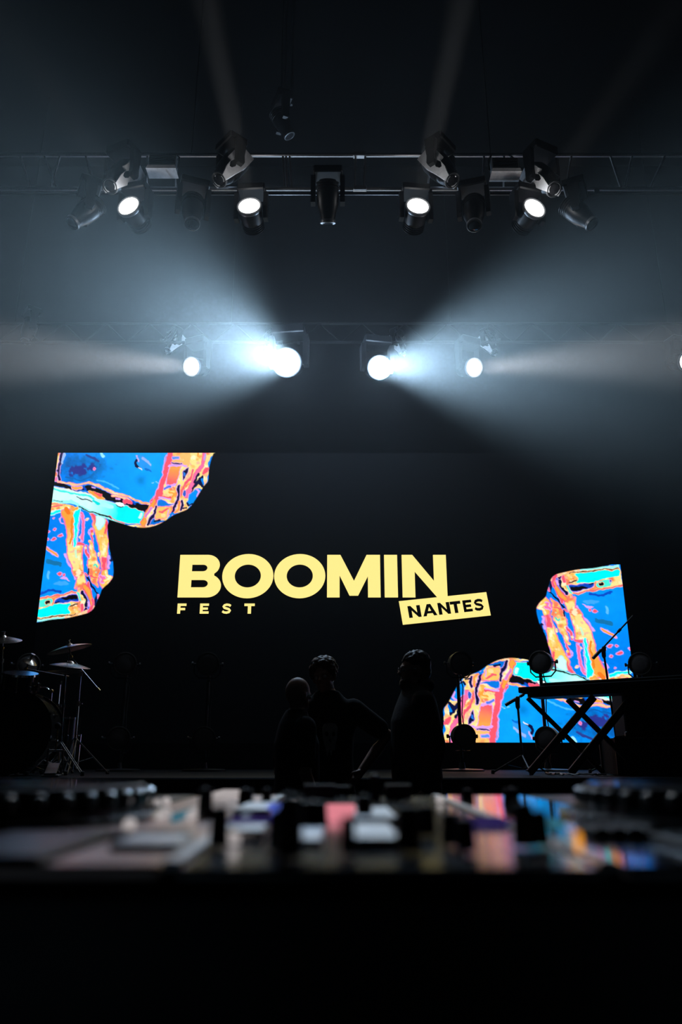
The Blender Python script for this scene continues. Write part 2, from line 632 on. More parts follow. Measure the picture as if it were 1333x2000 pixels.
def smooth_poly(pts, closed=True, sub=5):
    n = len(pts)
    out = []
    for i in range(n if closed else n - 1):
        p0 = pts[(i - 1) % n] if closed else pts[max(i - 1, 0)]
        p1, p2 = pts[i], pts[(i + 1) % n]
        p3 = pts[(i + 2) % n] if closed else pts[min(i + 2, n - 1)]
        for k in range(sub):
            t = k / sub
            out.append(tuple(0.5 * ((2 * p1[j]) + (-p0[j] + p2[j]) * t + (2 * p0[j] - 5 * p1[j] + 4 * p2[j] - p3[j]) * t * t
                                    + (-p0[j] + 3 * p1[j] - 3 * p2[j] + p3[j]) * t ** 3) for j in (0, 1)))
    if not closed:
        out.append(pts[-1])
    return out


def sdist(pts, closed, x, y):
    d = np.full(x.shape, 1e9)
    ins = np.zeros(x.shape, bool)
    n = len(pts)
    for i in range(n if closed else n - 1):
        ax, ay = pts[i]
        bx, by = pts[(i + 1) % n]
        ex, ey = bx - ax, by - ay
        L2 = ex * ex + ey * ey + 1e-9
        t = np.clip(((x - ax) * ex + (y - ay) * ey) / L2, 0, 1)
        d = np.minimum(d, (x - ax - t * ex) ** 2 + (y - ay - t * ey) ** 2)
        if closed and ay != by:
            c = ((ay > y) != (by > y)) & (x < ex * (y - ay) / (by - ay) + ax)
            ins ^= c
    d = np.sqrt(d)
    return np.where(ins, -d, d) if closed else d


def paint(tf, pts, col, rim=None, rw=9.0, width=None, col2=None, grad=None, warp=True, cover=False, soft=3.0, sm=True):
    """fill a closed outline (or, with width, a stroke); rim = colour of a thin glow line round it"""
    P = [tf(*p) for p in pts]
    closed = width is None
    if sm:
        P = smooth_poly(P, closed)
    pad = 60
    us = [p[0] for p in P]
    vs_ = [p[1] for p in P]
    ww = (width or 0)
    m0 = (GU > min(us) - pad - ww) & (GU < max(us) + pad + ww) & (GV > min(vs_) - pad - ww) & (GV < max(vs_) + pad + ww)
    iy, ix = np.where(m0)
    if len(iy) == 0:
        return
    x = (WU if warp else GU)[iy, ix]
    y = (WV if warp else GV)[iy, ix]
    d = sdist(P, closed, x, y)
    if width:
        d = d - width / 2
    c = np.array(rgb(*col))[None, :] * np.ones((len(d), 1))
    if col2 is not None:
        (ga, gb) = (tf(*grad[0]), tf(*grad[1]))
        t = np.clip(((x - ga[0]) * (gb[0] - ga[0]) + (y - ga[1]) * (gb[1] - ga[1])) / ((gb[0] - ga[0]) ** 2 + (gb[1] - ga[1]) ** 2), 0, 1)
        c = c * (1 - t[:, None]) + np.array(rgb(*col2))[None, :] * t[:, None]
    cur = IMG[iy, ix]
    if rim is not None:
        a = np.clip((rw - d) / soft, 0, 1)[:, None]
        cur = cur * (1 - a) + np.array(rgb(*rim))[None, :] * a
    a = np.clip(-d / soft + .5, 0, 1)[:, None]
    IMG[iy, ix] = cur * (1 - a) + c * a
    if cover:
        COV[iy, ix] = np.maximum(COV[iy, ix], np.clip(-d / 3 + .5, 0, 1))


SIL1 = [(-120, 40), (1245, 40), (1224, 85), (1196, 180), (1190, 262), (1160, 300), (1110, 380), (1066, 440), (1010, 468), (960, 490), (915, 520), (850, 553),
        (780, 568), (700, 562), (640, 545), (528, 510), (450, 480), (380, 448), (300, 416), (180, 400), (-120, 394)]
SIL2 = [(-120, 360), (300, 400), (525, 505), (533, 560), (540, 640), (548, 715), (566, 770), (573, 830), (570, 885), (545, 925), (502, 965), (487, 1000), (470, 1035),
        (445, 1090), (415, 1118), (375, 1132), (270, 1156), (160, 1168), (70, 1186), (-120, 1210)]
paint(T0, SIL2, BLUE, cover=True, warp=False)
# block 2 (lower)
paint(T0, [(-100, 470), (250, 480), (270, 700), (320, 900), (340, 990), (-100, 1040)], (0, 124, 236), col2=(5, 148, 250), grad=((120, 560), (150, 900)))
paint(T3, [(250, 940), (420, 980), (300, 960)], TEAL, width=30)
for (a, b, r) in ((345, 460, 24), (340, 612, 34), (440, 560, 30), (240, 510, 40), (330, 300, 16), (255, 610, 20)):
    paint(T3, [(a - r, b + r * .3), (a, b - r * .6), (a + r, b - r * .2), (a, b + r * .6)], RED, rim=VIO, rw=6)
paint(T3, [(245, 755), (320, 800), (390, 850)], ORNG, width=13, rim=VIO, rw=7)
paint(T3, [(470, 300), (430, 340), (440, 380), (480, 390)], VIO, width=9)
paint(T4, [(390, 225), (415, 195), (440, 215), (420, 250)], RED, rim=VIO, rw=5)
paint(T4, [(455, 240), (480, 215), (500, 240), (478, 262)], RED, rim=VIO, rw=5)
paint(T4, [(415, 290), (500, 270), (585, 335), (510, 315)], VIO)
paint(T4, [(250, 300), (270, 210)], (90, 185, 255), width=14)
paint(T4, [(330, 370), (480, 330), (560, 380), (400, 400)], (60, 165, 250))
paint(T4, [(140, 520), (300, 470), (420, 480)], DBLUE, width=16)
paint(T3, [(510, 830), (540, 960), (620, 1060), (650, 1180)], VIO, width=14)
paint(T0, [(70, 520), (35, 530), (15, 570), (35, 610), (75, 620)], PINK, width=17, rim=VIO, rw=6)
paint(T0, [(30, 500), (0, 530), (-20, 560)], ORNG, width=15, rim=VIO, rw=6)
# top streaks
paint(T3, [(200, 90), (330, 80), (480, 105), (640, 170), (580, 260), (440, 230), (280, 220), (150, 215)], YEL)
paint(T3, [(200, 115), (330, 110), (460, 122)], RED, width=8)
paint(T3, [(200, 168), (330, 158), (460, 130)], RED, width=10, rim=PEACH, rw=4)
paint(T3, [(150, 262), (300, 240), (430, 218)], CYAN, width=15, rim=PALE, rw=5)
# orange main column
col1 = [(450, 235), (530, 200), (600, 245), (622, 450), (612, 690), (700, 715), (755, 712), (742, 900), (742, 1040), (792, 1220), (765, 1340), (705, 1365), (690, 1290),
        (655, 1330), (680, 1190), (645, 1140), (592, 985), (545, 830), (532, 500), (500, 360)]
paint(T3, col1, ORNG, rim=PINK, rw=8, col2=YEL, grad=((560, 420), (600, 760)))
paint(T3, [(590, 330), (598, 500), (580, 660)], (235, 130, 30), width=13)
paint(T3, [(520, 190), (535, 250)], (240, 120, 30), width=22)
paint(T3, [(660, 780), (665, 880)], (200, 240, 200), width=16)
paint(T3, [(612, 260), (660, 215), (722, 180), (722, 250), (692, 360), (672, 500), (660, 700), (630, 695), (642, 500), (622, 330)], CYAN, rim=PALE, rw=5)
paint(T3, [(600, 215), (680, 175)], ORNG, width=14, rim=YEL, rw=5)
# pink loop
paint(T3, [(745, 235), (765, 330), (762, 500), (745, 640)], PINK, width=15, rim=VIO, rw=5)
paint(T3, [(740, 640), (695, 690), (690, 520), (720, 330), (740, 260)], VIO, width=7)
paint(T3, [(690, 680), (760, 700)], RED, width=12, rim=PINK, rw=5)
paint(T3, [(808, 345), (815, 330)], PEACH, width=14, rim=VIO, rw=4)
paint(T3, [(718, 575), (722, 590)], PEACH, width=11)
# second column
paint(T3, [(900, 470), (880, 560), (885, 640)], RED, width=13, rim=VIO, rw=6)
paint(T3, [(930, 460), (850, 500), (850, 560)], VIO, width=8)
col2_ = [(852, 690), (880, 640), (905, 740), (940, 870), (968, 970), (990, 1010), (985, 1200), (975, 1310), (945, 1270), (905, 1240), (862, 1140), (832, 1000), (835, 900), (850, 810)]
paint(T3, col2_, YEL, rim=PINK, rw=7)
paint(T3, [(800, 720), (800, 790), (830, 880)], RED, width=13, rim=VIO, rw=5)
for (a, b, r) in ((895, 540, 17), (855, 648, 20), (795, 740, 18), (1090, 590, 20), (990, 825, 20), (985, 850, 16)):
    paint(T3, [(a - r, b), (a, b - r), (a + r, b), (a, b + r)], YEL, rim=PEACH, rw=3, warp=False)
paint(T4, [(870, 240), (905, 270), (960, 290)], RED, width=11)
paint(T4, [(900, 230), (870, 260)], RED, width=9)
paint(T4, [(915, 115), (940, 90), (965, 130)], (60, 225, 200), width=8)
paint(T4, [(955, 190), (965, 195)], (120, 230, 190), width=8)
paint(T4, [(1000, 170), (985, 215)], YEL, width=14, rim=ORNG, rw=4)
# third column
col3 = [(862, 240), (930, 290), (1080, 330), (1112, 500), (1122, 700), (1112, 880), (1105, 980), (1082, 1090), (1110, 1150), (1172, 1170), (1150, 1230), (1100, 1280), (1040, 1330),
        (1012, 1190), (1042, 1090), (1022, 960), (1005, 860), (990, 700), (940, 500), (900, 350)]
paint(T3, col3, (255, 200, 95), rim=PINK, rw=8)
paint(T3, [(868, 250), (935, 300), (940, 420), (905, 350)], RED)
paint(T3, [(1095, 380), (1100, 480), (1080, 540)], RED, width=13)
paint(T3, [(950, 285), (1070, 325), (1060, 420), (1000, 465), (960, 390)], PALE, rim=(130, 240, 230), rw=6)
paint(T3, [(1060, 560), (1065, 700), (1065, 820)], YEL, width=24)
paint(T4, [(1030, 0), (1110, 10), (1085, 110), (1075, 190), (1050, 170), (1045, 80)], RED, rim=PINK, rw=6)
paint(T4, [(1020, 270), (1060, 310), (1050, 360)], PINK, width=17, rim=VIO, rw=6)
paint(T4, [(1080, 200), (1090, 260), (1140, 290), (1080, 350)], YEL, width=16, rim=ORNG, rw=5)
# right flank dark and blue
paint(T4, [(1140, -30), (1150, 60), (1120, 150)], VIO, width=16)
paint(T4, [(1175, -60), (1190, 20), (1170, 40)], NAVY, width=12)
paint(T4, [(800, 240), (850, 320), (910, 440), (960, 520)], NAVY, width=14)
paint(T4, [(960, 510), (940, 600), (910, 690)], NAVY, width=20)
paint(T4, [(830, 230), (840, 150)], NAVY, width=10)
paint(T4, [(790, 220), (820, 250)], RED, width=12, rim=VIO, rw=5)
paint(T4, [(835, 360), (850, 450)], RED, width=17, rim=VIO, rw=5)
paint(T4, [(965, 530), (975, 590)], PINK, width=13, rim=VIO, rw=4)
paint(T4, [(790, 400), (840, 520), (870, 620), (885, 700)], ORNG, width=22, rim=RED, rw=7)
paint(T4, [(755, 480), (780, 580), (795, 680), (800, 770)], NAVY, width=20, rim=VIO, rw=4)
paint(T4, [(820, 640), (840, 700)], VIO, width=12)
# bottom edge of block 2
paint(T4, [(-40, 640), (130, 600), (350, 545), (690, 505), (760, 560), (770, 800), (640, 835), (300, 875), (-40, 930)], YEL)
paint(T4, [(-40, 625), (130, 592), (350, 540), (680, 500)], RED, width=8, rim=PEACH, rw=5)
paint(T4, [(120, 630), (240, 590), (320, 590), (290, 650), (190, 690), (110, 700)], (70, 235, 215), rim=YEL, rw=5)
paint(T4, [(100, 680), (130, 660), (120, 700)], DBLUE, rim=VIO, rw=5)
paint(T4, [(230, 640), (270, 632)], BLK, width=13, rim=PEACH, rw=4)
paint(T4, [(350, 650), (370, 600), (450, 565), (560, 550), (672, 528), (680, 620), (520, 640), (400, 655)], DBLUE, rim=VIO, rw=6)
paint(T4, [(440, 575), (540, 560), (665, 540), (660, 590), (560, 610), (490, 600)], BLK)
paint(T4, [(350, 655), (420, 640)], NAVY, width=9)
paint(T4, [(-40, 770), (110, 742), (250, 690), (400, 665), (560, 665), (540, 740), (560, 800), (300, 835), (95, 850), (-40, 870)], CYAN, rim=YEL, rw=4)
paint(T4, [(570, 700), (640, 680), (680, 675)], BLK, width=9, rim=PEACH, rw=4)
paint(T4, [(700, 500), (715, 600)], (90, 230, 220), width=15, rim=YEL, rw=5)
paint(T4, [(735, 690), (745, 760)], RED, width=15, rim=PINK, rw=5)
paint(T4, [(780, 770), (800, 740), (810, 770)], NAVY, width=11, rim=VIO, rw=4)
paint(T4, [(-40, 925), (95, 905), (350, 880), (520, 860)], (150, 240, 235), width=17)
paint(T4, [(520, 858), (700, 820), (840, 775), (905, 715)], PEACH, width=17, rim=PINK, rw=3)
paint(T4, [(-40, 895), (110, 875), (300, 850), (480, 830), (650, 808)], BLK, width=6, rim=PEACH, rw=4)
paint(T4, [(840, 790), (890, 690), (880, 610)], RED, width=13, rim=PINK, rw=5)

# block 1 (upper)
paint(T0, SIL1, BLUE, cover=True, warp=False)
paint(T0, [(-120, 40), (930, 40), (905, 190), (880, 290), (850, 370), (812, 408), (700, 385), (560, 330), (420, 290), (340, 280), (220, 275), (-120, 240)],
      (0, 126, 236), col2=(10, 160, 252), grad=((250, 200), (780, 160)))
BLUEFACE = None
t1n = vnoise(26, 11, 4)
cx, cy = T1(450, 340)
dd = np.sqrt(((GU - cx) / 165) ** 2 + ((GV - cy) / 85) ** 2)
mask = np.clip(1.25 - dd + (t1n - .5) * 1.5, 0, 1)[..., None]
IMG[:] = IMG * (1 - mask * .8) + np.array(rgb(10, 78, 150)) * mask * .8
cx, cy = T1(420, 370)
dd = np.sqrt(((GU - cx - (GV - cy) * -1.0) / 85) ** 2 + ((GV - cy) / 34) ** 2)
mask = (np.clip((1.1 - dd + (t1n - .5) * 1.9) * 4, 0, 1))[..., None]
IMG[:] = IMG * (1 - mask) + np.array(rgb(42, 52, 140)) * mask
paint(T1, [(540, 140), (600, 165), (660, 200), (720, 240)], (40, 60, 140), width=16)
paint(T1, [(655, 345), (670, 330), (690, 360), (660, 395)], PINK, rim=VIO, rw=4)
paint(T1, [(230, 470), (330, 515), (500, 520), (600, 490), (650, 440)], (10, 95, 180), width=9)
paint(T1, [(700, 545), (850, 570), (1010, 665)], (70, 185, 250), width=12)
paint(T1, [(770, 120), (800, 160)], (150, 225, 240), width=16)
paint(T1, [(-120, 100), (150, 100), (110, 300), (95, 420), (150, 540), (60, 540), (-120, 500)], YEL)
paint(T1, [(150, 90), (130, 250), (98, 400), (140, 520)], NAVY, width=14, rim=VIO, rw=5)
paint(T1, [(190, 120), (160, 280)], (150, 190, 245), width=15)
paint(T1, [(65, 490), (85, 480), (100, 530), (70, 545)], PINK, rim=VIO, rw=4)
# black band, peach line, cyan band
paint(T0, [(-100, 270), (190, 268), (290, 300), (380, 305), (430, 300), (560, 350), (700, 400), (812, 425), (796, 462), (740, 455), (640, 420), (560, 398), (480, 370), (400, 335),
           (290, 318), (190, 298), (-100, 305)], BLK)
paint(T1, [(120, 550), (350, 595), (560, 588), (700, 618), (950, 725), (1200, 795), (1420, 870), (1530, 900)], PEACH, width=12, rim=PINK, rw=4)
paint(T1, [(320, 640), (470, 655)], ORNG, width=17, rim=VIO, rw=5)
paint(T1, [(510, 640), (530, 690)], DBLUE, width=14)
paint(T1, [(630, 655), (690, 665)], VIO, width=9)
paint(T1, [(570, 720), (700, 730), (790, 780), (810, 820), (680, 790)], ORNG, rim=PEACH, rw=4)
paint(T1, [(680, 740), (770, 770)], RED, width=12)
paint(T1, [(930, 765), (1100, 810), (1200, 850)], PEACH, width=12, rim=PINK, rw=4)
paint(T1, [(1140, 870), (1220, 880)], RED, width=24, rim=PINK, rw=4)
paint(T1, [(1000, 825), (1060, 835)], VIO, width=11)
paint(T1, [(1260, 860), (1300, 900)], DBLUE, width=14)
paint(T0, [(-100, 308), (185, 305), (340, 332), (470, 375), (560, 405), (640, 425), (720, 450), (772, 472), (778, 500), (745, 543), (690, 540), (640, 528), (525, 490), (420, 462),
           (340, 425), (180, 385), (-100, 370)], PALE, rim=PEACH, rw=4, col2=CYAN, grad=((420, 400), (600, 470)))
paint(T0, [(190, 318), (260, 335), (360, 355), (440, 380)], (60, 235, 225), width=13)
paint(T0, [(500, 420), (560, 440)], (170, 250, 245), width=26)
paint(T0, [(335, 372), (385, 390), (430, 404)], NAVY, width=6)
paint(T0, [(440, 395), (480, 412)], (0, 225, 225), width=18)
paint(T0, [(590, 408), (620, 405), (645, 420), (635, 440), (600, 425)], (235, 250, 250))
paint(T0, [(592, 425), (620, 438), (640, 436)], NAVY, width=6)
paint(T0, [(745, 505), (755, 480)], PALE, width=17)
paint(T0, [(-100, 385), (180, 392), (300, 408), (380, 440), (450, 472), (530, 502), (640, 548)], (150, 245, 240), width=22)
paint(T0, [(348, 430), (420, 462), (500, 490), (560, 512)], BLK, width=9)
paint(T0, [(545, 500), (640, 535)], (225, 110, 130), width=7)
paint(T0, [(180, 385), (240, 395)], BLK, width=4)
paint(T0, [(660, 555), (700, 560), (740, 560)], YEL, width=13, rim=PEACH, rw=3)
# right side of block 1
paint(T2, [(590, 60), (1260, 60), (1240, 120), (1150, 330), (1145, 545), (1060, 660), (860, 965), (620, 1045), (560, 1085), (360, 1225), (160, 1265), (40, 1262), (120, 1200),
           (200, 1010), (260, 890), (400, 780), (480, 640), (560, 300)], YEL)
paint(T2, [(600, 60), (830, 60), (860, 300), (740, 330), (600, 290)], (255, 190, 110))
paint(T2, [(570, 60), (560, 200), (515, 400), (460, 560), (370, 810), (290, 880)], RED, width=34, rim=PINK, rw=4)
paint(T2, [(505, 130), (480, 330), (440, 500), (320, 830), (262, 880)], VIO, width=6)
paint(T2, [(620, 190), (700, 180)], (80, 150, 240), width=14, rim=VIO, rw=7)
paint(T2, [(560, 300), (800, 300), (790, 320)], VIO, width=13)
paint(T2, [(590, 262), (680, 278), (755, 275)], NAVY, width=8, rim=VIO, rw=5)
paint(T2, [(570, 315), (745, 330), (720, 450), (660, 600), (520, 600), (545, 450)], (255, 160, 70), rim=VIO, rw=6, col2=RED, grad=((650, 350), (590, 600)), sm=False)
paint(T2, [(770, 340), (740, 470), (690, 620), (600, 700)], YEL, width=14)
paint(T2, [(540, 620), (660, 600)], VIO, width=12)
paint(T2, [(490, 670), (590, 625)], (70, 120, 230), width=10, rim=VIO, rw=4)
paint(T2, [(560, 720), (640, 740), (600, 800)], ORNG, width=15)
paint(T2, [(440, 740), (420, 790), (560, 800)], RED, width=18)
paint(T2, [(400, 810), (480, 805), (560, 835)], VIO, width=10)
paint(T2, [(840, 335), (850, 360), (815, 470), (760, 550), (775, 450)], NAVY, rim=VIO, rw=5)
paint(T2, [(800, 440), (790, 480)], (40, 120, 230), width=10)
paint(T2, [(1120, 60), (1060, 320), (970, 430), (890, 620), (810, 770)], PINK, width=24, rim=RED, rw=4)
paint(T2, [(1130, 130), (1100, 220)], (170, 160, 235), width=11)
paint(T2, [(920, 370), (880, 500), (800, 600), (740, 760)], RED, width=9, rim=PINK, rw=3)
paint(T2, [(1010, 60), (1000, 170)], ORNG, width=12)
paint(T2, [(1130, 360), (1090, 430)], RED, width=18, rim=PINK, rw=4)
paint(T2, [(1120, 460), (1120, 560)], PEACH, width=20)
paint(T2, [(1010, 440), (970, 500), (940, 560)], NAVY, width=15)
paint(T2, [(1080, 460), (1060, 560), (1060, 650), (1000, 600), (930, 640), (870, 730), (890, 640), (960, 560), (1020, 500)], NAVY)
paint(T2, [(1055, 530), (1070, 600)], BLUE, width=15)
paint(T2, [(900, 700), (960, 660), (1030, 680), (1020, 750), (950, 880), (870, 935), (825, 880), (850, 760)], (0, 140, 240), rim=(180, 170, 240), rw=5)
paint(T2, [(950, 670), (1000, 710), (970, 780)], VIO, width=12)
paint(T2, [(830, 890), (860, 930), (900, 900)], NAVY, width=11)
paint(T2, [(800, 700), (780, 760)], (40, 90, 190), width=11, rim=VIO, rw=4)
paint(T2, [(715, 620), (690, 760), (650, 880), (620, 980), (600, 1060)], NAVY, width=13, rim=VIO, rw=5)
paint(T2, [(730, 850), (755, 910), (740, 980)], NAVY, width=15, rim=VIO, rw=4)
paint(T2, [(770, 960), (830, 955)], NAVY, width=10)
paint(T2, [(690, 860), (700, 960), (650, 1020)], ORNG, width=13, rim=PINK, rw=4)
paint(T2, [(400, 840), (470, 845), (530, 900), (620, 885), (520, 930), (370, 942)], (10, 120, 225), rim=VIO, rw=5)
paint(T2, [(380, 965), (480, 955), (600, 935), (560, 1050), (460, 1110), (340, 1110), (320, 1055)], (255, 195, 100), rim=PINK, rw=6)
paint(T2, [(400, 1030), (480, 1000), (540, 960)], RED, width=10)
paint(T2, [(550, 1000), (510, 1090)], VIO, width=9)
paint(T2, [(300, 1100), (340, 1135), (470, 1140), (400, 1200), (250, 1200)], (0, 110, 215))
paint(T2, [(330, 1150), (390, 1140)], NAVY, width=13)
paint(T2, [(580, 1070), (620, 1040)], BLUE, width=16)
paint(T2, [(340, 950), (290, 1090), (215, 1200)], NAVY, width=15, rim=VIO, rw=4)
paint(T2, [(330, 870), (240, 990), (190, 1100), (140, 1200)], ORNG, width=19, rim=RED, rw=6)
paint(T2, [(270, 970), (210, 1080)], (215, 120, 190), width=12, rim=VIO, rw=4)
paint(T2, [(60, 1235), (200, 1235), (340, 1215), (470, 1160)], PEACH, width=10, rim=RED, rw=3)
# bubble on the blue face
paint(T2, [(60, 150), (190, 185), (285, 280), (275, 390), (200, 360), (100, 330)], (40, 150, 240))
paint(T2, [(150, 190), (220, 230), (285, 290)], (150, 180, 245), width=13)
paint(T2, [(180, 350), (270, 395)], (5, 110, 210), width=14)
paint(T2, [(45, 220), (25, 265), (60, 330), (85, 350)], NAVY, width=15)
paint(T2, [(65, 160), (75, 240)], (190, 170, 235), width=13)
paint(T2, [(80, 350), (115, 375)], (220, 225, 250), width=9)
for (a, b) in ((290, 580), (345, 570), (380, 585)):
    paint(T2, [(a - 10, b), (a + 10, b)], (120, 205, 255), width=7)
cx, cy = T2(120, 530)
dd = np.sqrt(((GU - cx) / 45) ** 2 + ((GV - cy) / 50) ** 2)
mask = np.clip(1 - dd, 0, 1)[..., None] * .6
IMG[:] = IMG * (1 - mask) + np.array(rgb(0, 95, 175)) * mask

# molten variation inside the warm areas: yellow runs into orange, pink and pale cream
_y = np.array(rgb(*YEL))
_wm = np.clip(1 - np.abs(IMG - _y).sum(-1) * 1.6, 0, 1)
_n1, _n2 = vnoise(46, 31, 3), vnoise(34, 37, 3)
for _n, _lo, _hi, _c in ((_n1, .50, .62, (255, 168, 66)), (_n1, .64, .70, (250, 110, 90)), (_n2, .60, .70, (255, 243, 200)), (_n2, .30, .24, (255, 178, 150))):
    _a = (np.clip((_n - _lo) / (_hi - _lo), 0, 1) * _wm * .85)[..., None]
    IMG[:] = IMG * (1 - _a) + np.array(rgb(*_c)) * _a
IMG *= (0.90 + 0.18 * vnoise(30, 21, 3))[..., None]
IMG *= COV[..., None]
art_m = bpy.data.materials.new('led_picture')
art_m.use_nodes = True
nt = art_m.node_tree
nt.nodes.clear()
_o = nt.nodes.new('ShaderNodeOutputMaterial')
_e = nt.nodes.new('ShaderNodeEmission')
_a = nt.nodes.new('ShaderNodeAttribute')
_a.attribute_name = 'picture'
nt.links.new(_a.outputs['Color'], _e.inputs['Color'])
_e.inputs['Strength'].default_value = 1.18
nt.links.new(_e.outputs['Emission'], _o.inputs['Surface'])
art_m.cycles.emission_sampling = 'NONE'
M['led_picture'] = art_m


def clip_mesh(name, fx):
    """grid of LED cells whose position is fx(u, v); cells off the screen are left out"""
    H, W = GU.shape
    pos = np.zeros((H, W, 3))
    dirx = (50 + GU / 3.3325 - 666.5) / F_PX
    diry = (1000 - (860 + GV / 3.3317)) / F_PX
    fw = math.cos(PITCH) - diry * math.sin(PITCH)
    up = math.sin(PITCH) + diry * math.cos(PITCH)
    X, Z = fx(dirx / fw, up / fw)
    pos[..., 0], pos[..., 1], pos[..., 2] = X * SCREEN_Y, SCREEN_Y - 0.003, CAM.z + Z * SCREEN_Y
    ok = (pos[..., 0] >= xl - .01) & (pos[..., 0] <= xr + .01) & (pos[..., 2] <= zt + .01) & (pos[..., 2] >= zb - .01)
    pos[..., 0] = np.clip(pos[..., 0], xl, xr)
    pos[..., 2] = np.clip(pos[..., 2], zb, zt)
    lit = COV > 0.02
    q = np.zeros((H - 1, W - 1), bool)
    q |= lit[:-1, :-1] | lit[1:, :-1] | lit[:-1, 1:] | lit[1:, 1:]
    q &= ok[:-1, :-1] & ok[1:, :-1] & ok[:-1, 1:] & ok[1:, 1:]
    idx = np.full((H, W), -1)
    use = np.zeros((H, W), bool)
    for a in (q,):
        use[:-1, :-1] |= a
        use[1:, :-1] |= a
        use[:-1, 1:] |= a
        use[1:, 1:] |= a
    idx[use] = np.arange(use.sum())
    iy, ix = np.where(q)
    faces = np.stack([idx[iy, ix], idx[iy + 1, ix], idx[iy + 1, ix + 1], idx[iy, ix + 1]], 1)
    me = bpy.data.meshes.new(name)
    vv = pos[use] - np.array(WL)
    me.from_pydata(vv.tolist(), [], faces.tolist())
    ca = me.color_attributes.new('picture', 'FLOAT_COLOR', 'POINT')
    cc = np.ones((use.sum(), 4), np.float32)
    cc[:, :3] = IMG[use]
    ca.data.foreach_set('color', cc.ravel())
    return mobj(name, me, 'led_picture', wall_t, smooth=False)


ap = clip_mesh('glass_picture', lambda x, z: (x, z))
ap['label'] = 'blue and orange glass blocks in the upper corner of the video wall'
ap = clip_mesh('glass_picture', lambda x, z: (.2797 - 1.07 * (x + .326), .1129 - .945 * (z - .3166)))
ap['label'] = 'blue and orange glass blocks in the lower corner of the video wall'

# ------------------------------------------------------------------ lighting trusses
def rel(mb, o):
    mb.v = [tuple(V(p) - V(o)) for p in mb.v]
    return mb


TR_T = at(666, 303, FTR_Y).z
TR_B = at(666, 369, FTR_Y).z
TR_P = at(666, 378, FTR_Y).z


def truss(name, label, y, zt_, zb_, xa, xb, braces, pipe=None, depth=0.0):
    t = thing(name, label, 'truss', (0, y, zt_))
    o = t.location
    for z in (zt_, zb_):
        rel(MB().tube([(xa, y, z), (xb, y, z)], 0.021, 10), o).build('chord', 'truss_alu', t)
    for (x0, x1, r) in braces:
        rel(MB().tube([(x0, y, zt_), (x1, y, zb_)], r, 8), o).build('brace', 'truss_alu', t)
    if pipe:
        rel(MB().tube([(xa, y, pipe), (xb, y, pipe)], 0.016, 8), o).build('lamp_bar', 'black_metal', t)
        for x in (-4.4, -2.6, -0.9, 0.9, 2.6, 4.4):
            rel(MB().box((x, y, (zb_ + pipe) / 2), (0.05, 0.03, abs(zb_ - pipe) + 0.03)), o).build('bracket', 'black_metal', t)
    for x in (-4.6, -1.55, 1.55, 4.6):
        rel(MB().tube([(x, y, zt_), (x, y, HZ)], 0.006, 6), o).build('hanging_wire', 'black_metal', t)
    return t


bx_ = lambda px, py: at(px, py, FTR_Y).x
br = []
for px0, px1 in ((553, 556), (559, 561), (566, 570), (695, 693), (714, 711), (841, 836), (946, 943), (167, 187), (288, 289), (1117, 1106), (86, 112), (118, 98), (40, 60), (1192, 1214), (1236, 1220), (1300, 1270),
                 (345, 344), (985, 984)):
    br.append((bx_(px0, 303), bx_(px1, 369), 0.011))
br += [(-5.6, -5.2, 0.011), (-5.0, -4.6, 0.011), (-3.9, -4.2, 0.011), (5.2, 5.6, 0.011), (4.6, 5.0, 0.011), (4.2, 3.9, 0.011)]
truss('ladder_truss', 'silver ladder truss carrying the front row of stage lights', FTR_Y, TR_T, TR_B, -6, 6, br, pipe=TR_P)
tr = bpy.data.objects['ladder_truss']
for px in (696, 712):
    pass
for z in (TR_T, TR_B):
    x0, x1 = bx_(690, 303), bx_(716, 303)
    rel(MB().box(((x0 + x1) / 2, FTR_Y, z), (x1 - x0, 0.055, 0.05), bevel=.006), tr.location).build('coupler', 'truss_alu', tr)
BZ_T = at(666, 632, BTR_Y).z
BZ_B = BZ_T - 0.30
zz = []
x = -5.7
while x < 5.7:
    zz += [(x, x + .30, 0.009), (x + .60, x + .30, 0.009)]
    x += .6
truss('box_truss', 'thin dark truss above the video wall carrying the back row of lights', BTR_Y, BZ_T, BZ_B, -6, 6, zz)
for o in bpy.data.objects:
    if o.parent and o.parent.name == 'box_truss':
        o.data.materials[0] = M['truss_dark']


# ------------------------------------------------------------------ moving head lights
def frame_for(d, roll_up=V((0, 0, 1))):
    d = V(d).normalized()
    c = d.cross(roll_up)
    c = c.normalized() if c.length > 1e-3 else V((1, 0, 0))
    return d, c


def aim(pos, alpha, img_deg):
    """direction leaving pos that is alpha away from the line to the viewer, turned towards an on-picture angle (0 right, 90 up)"""
    u = (CAM - pos).normalized()
    rt = V((1, 0, 0))
    rt = (rt - u * rt.dot(u)).normalized()
    up = rt.cross(-u).normalized()
    if up.z < 0: up = -up
    s = rt * math.cos(R(img_deg)) + up * math.sin(R(img_deg))
    return (u * math.cos(R(alpha)) + s * math.sin(R(alpha))).normalized()


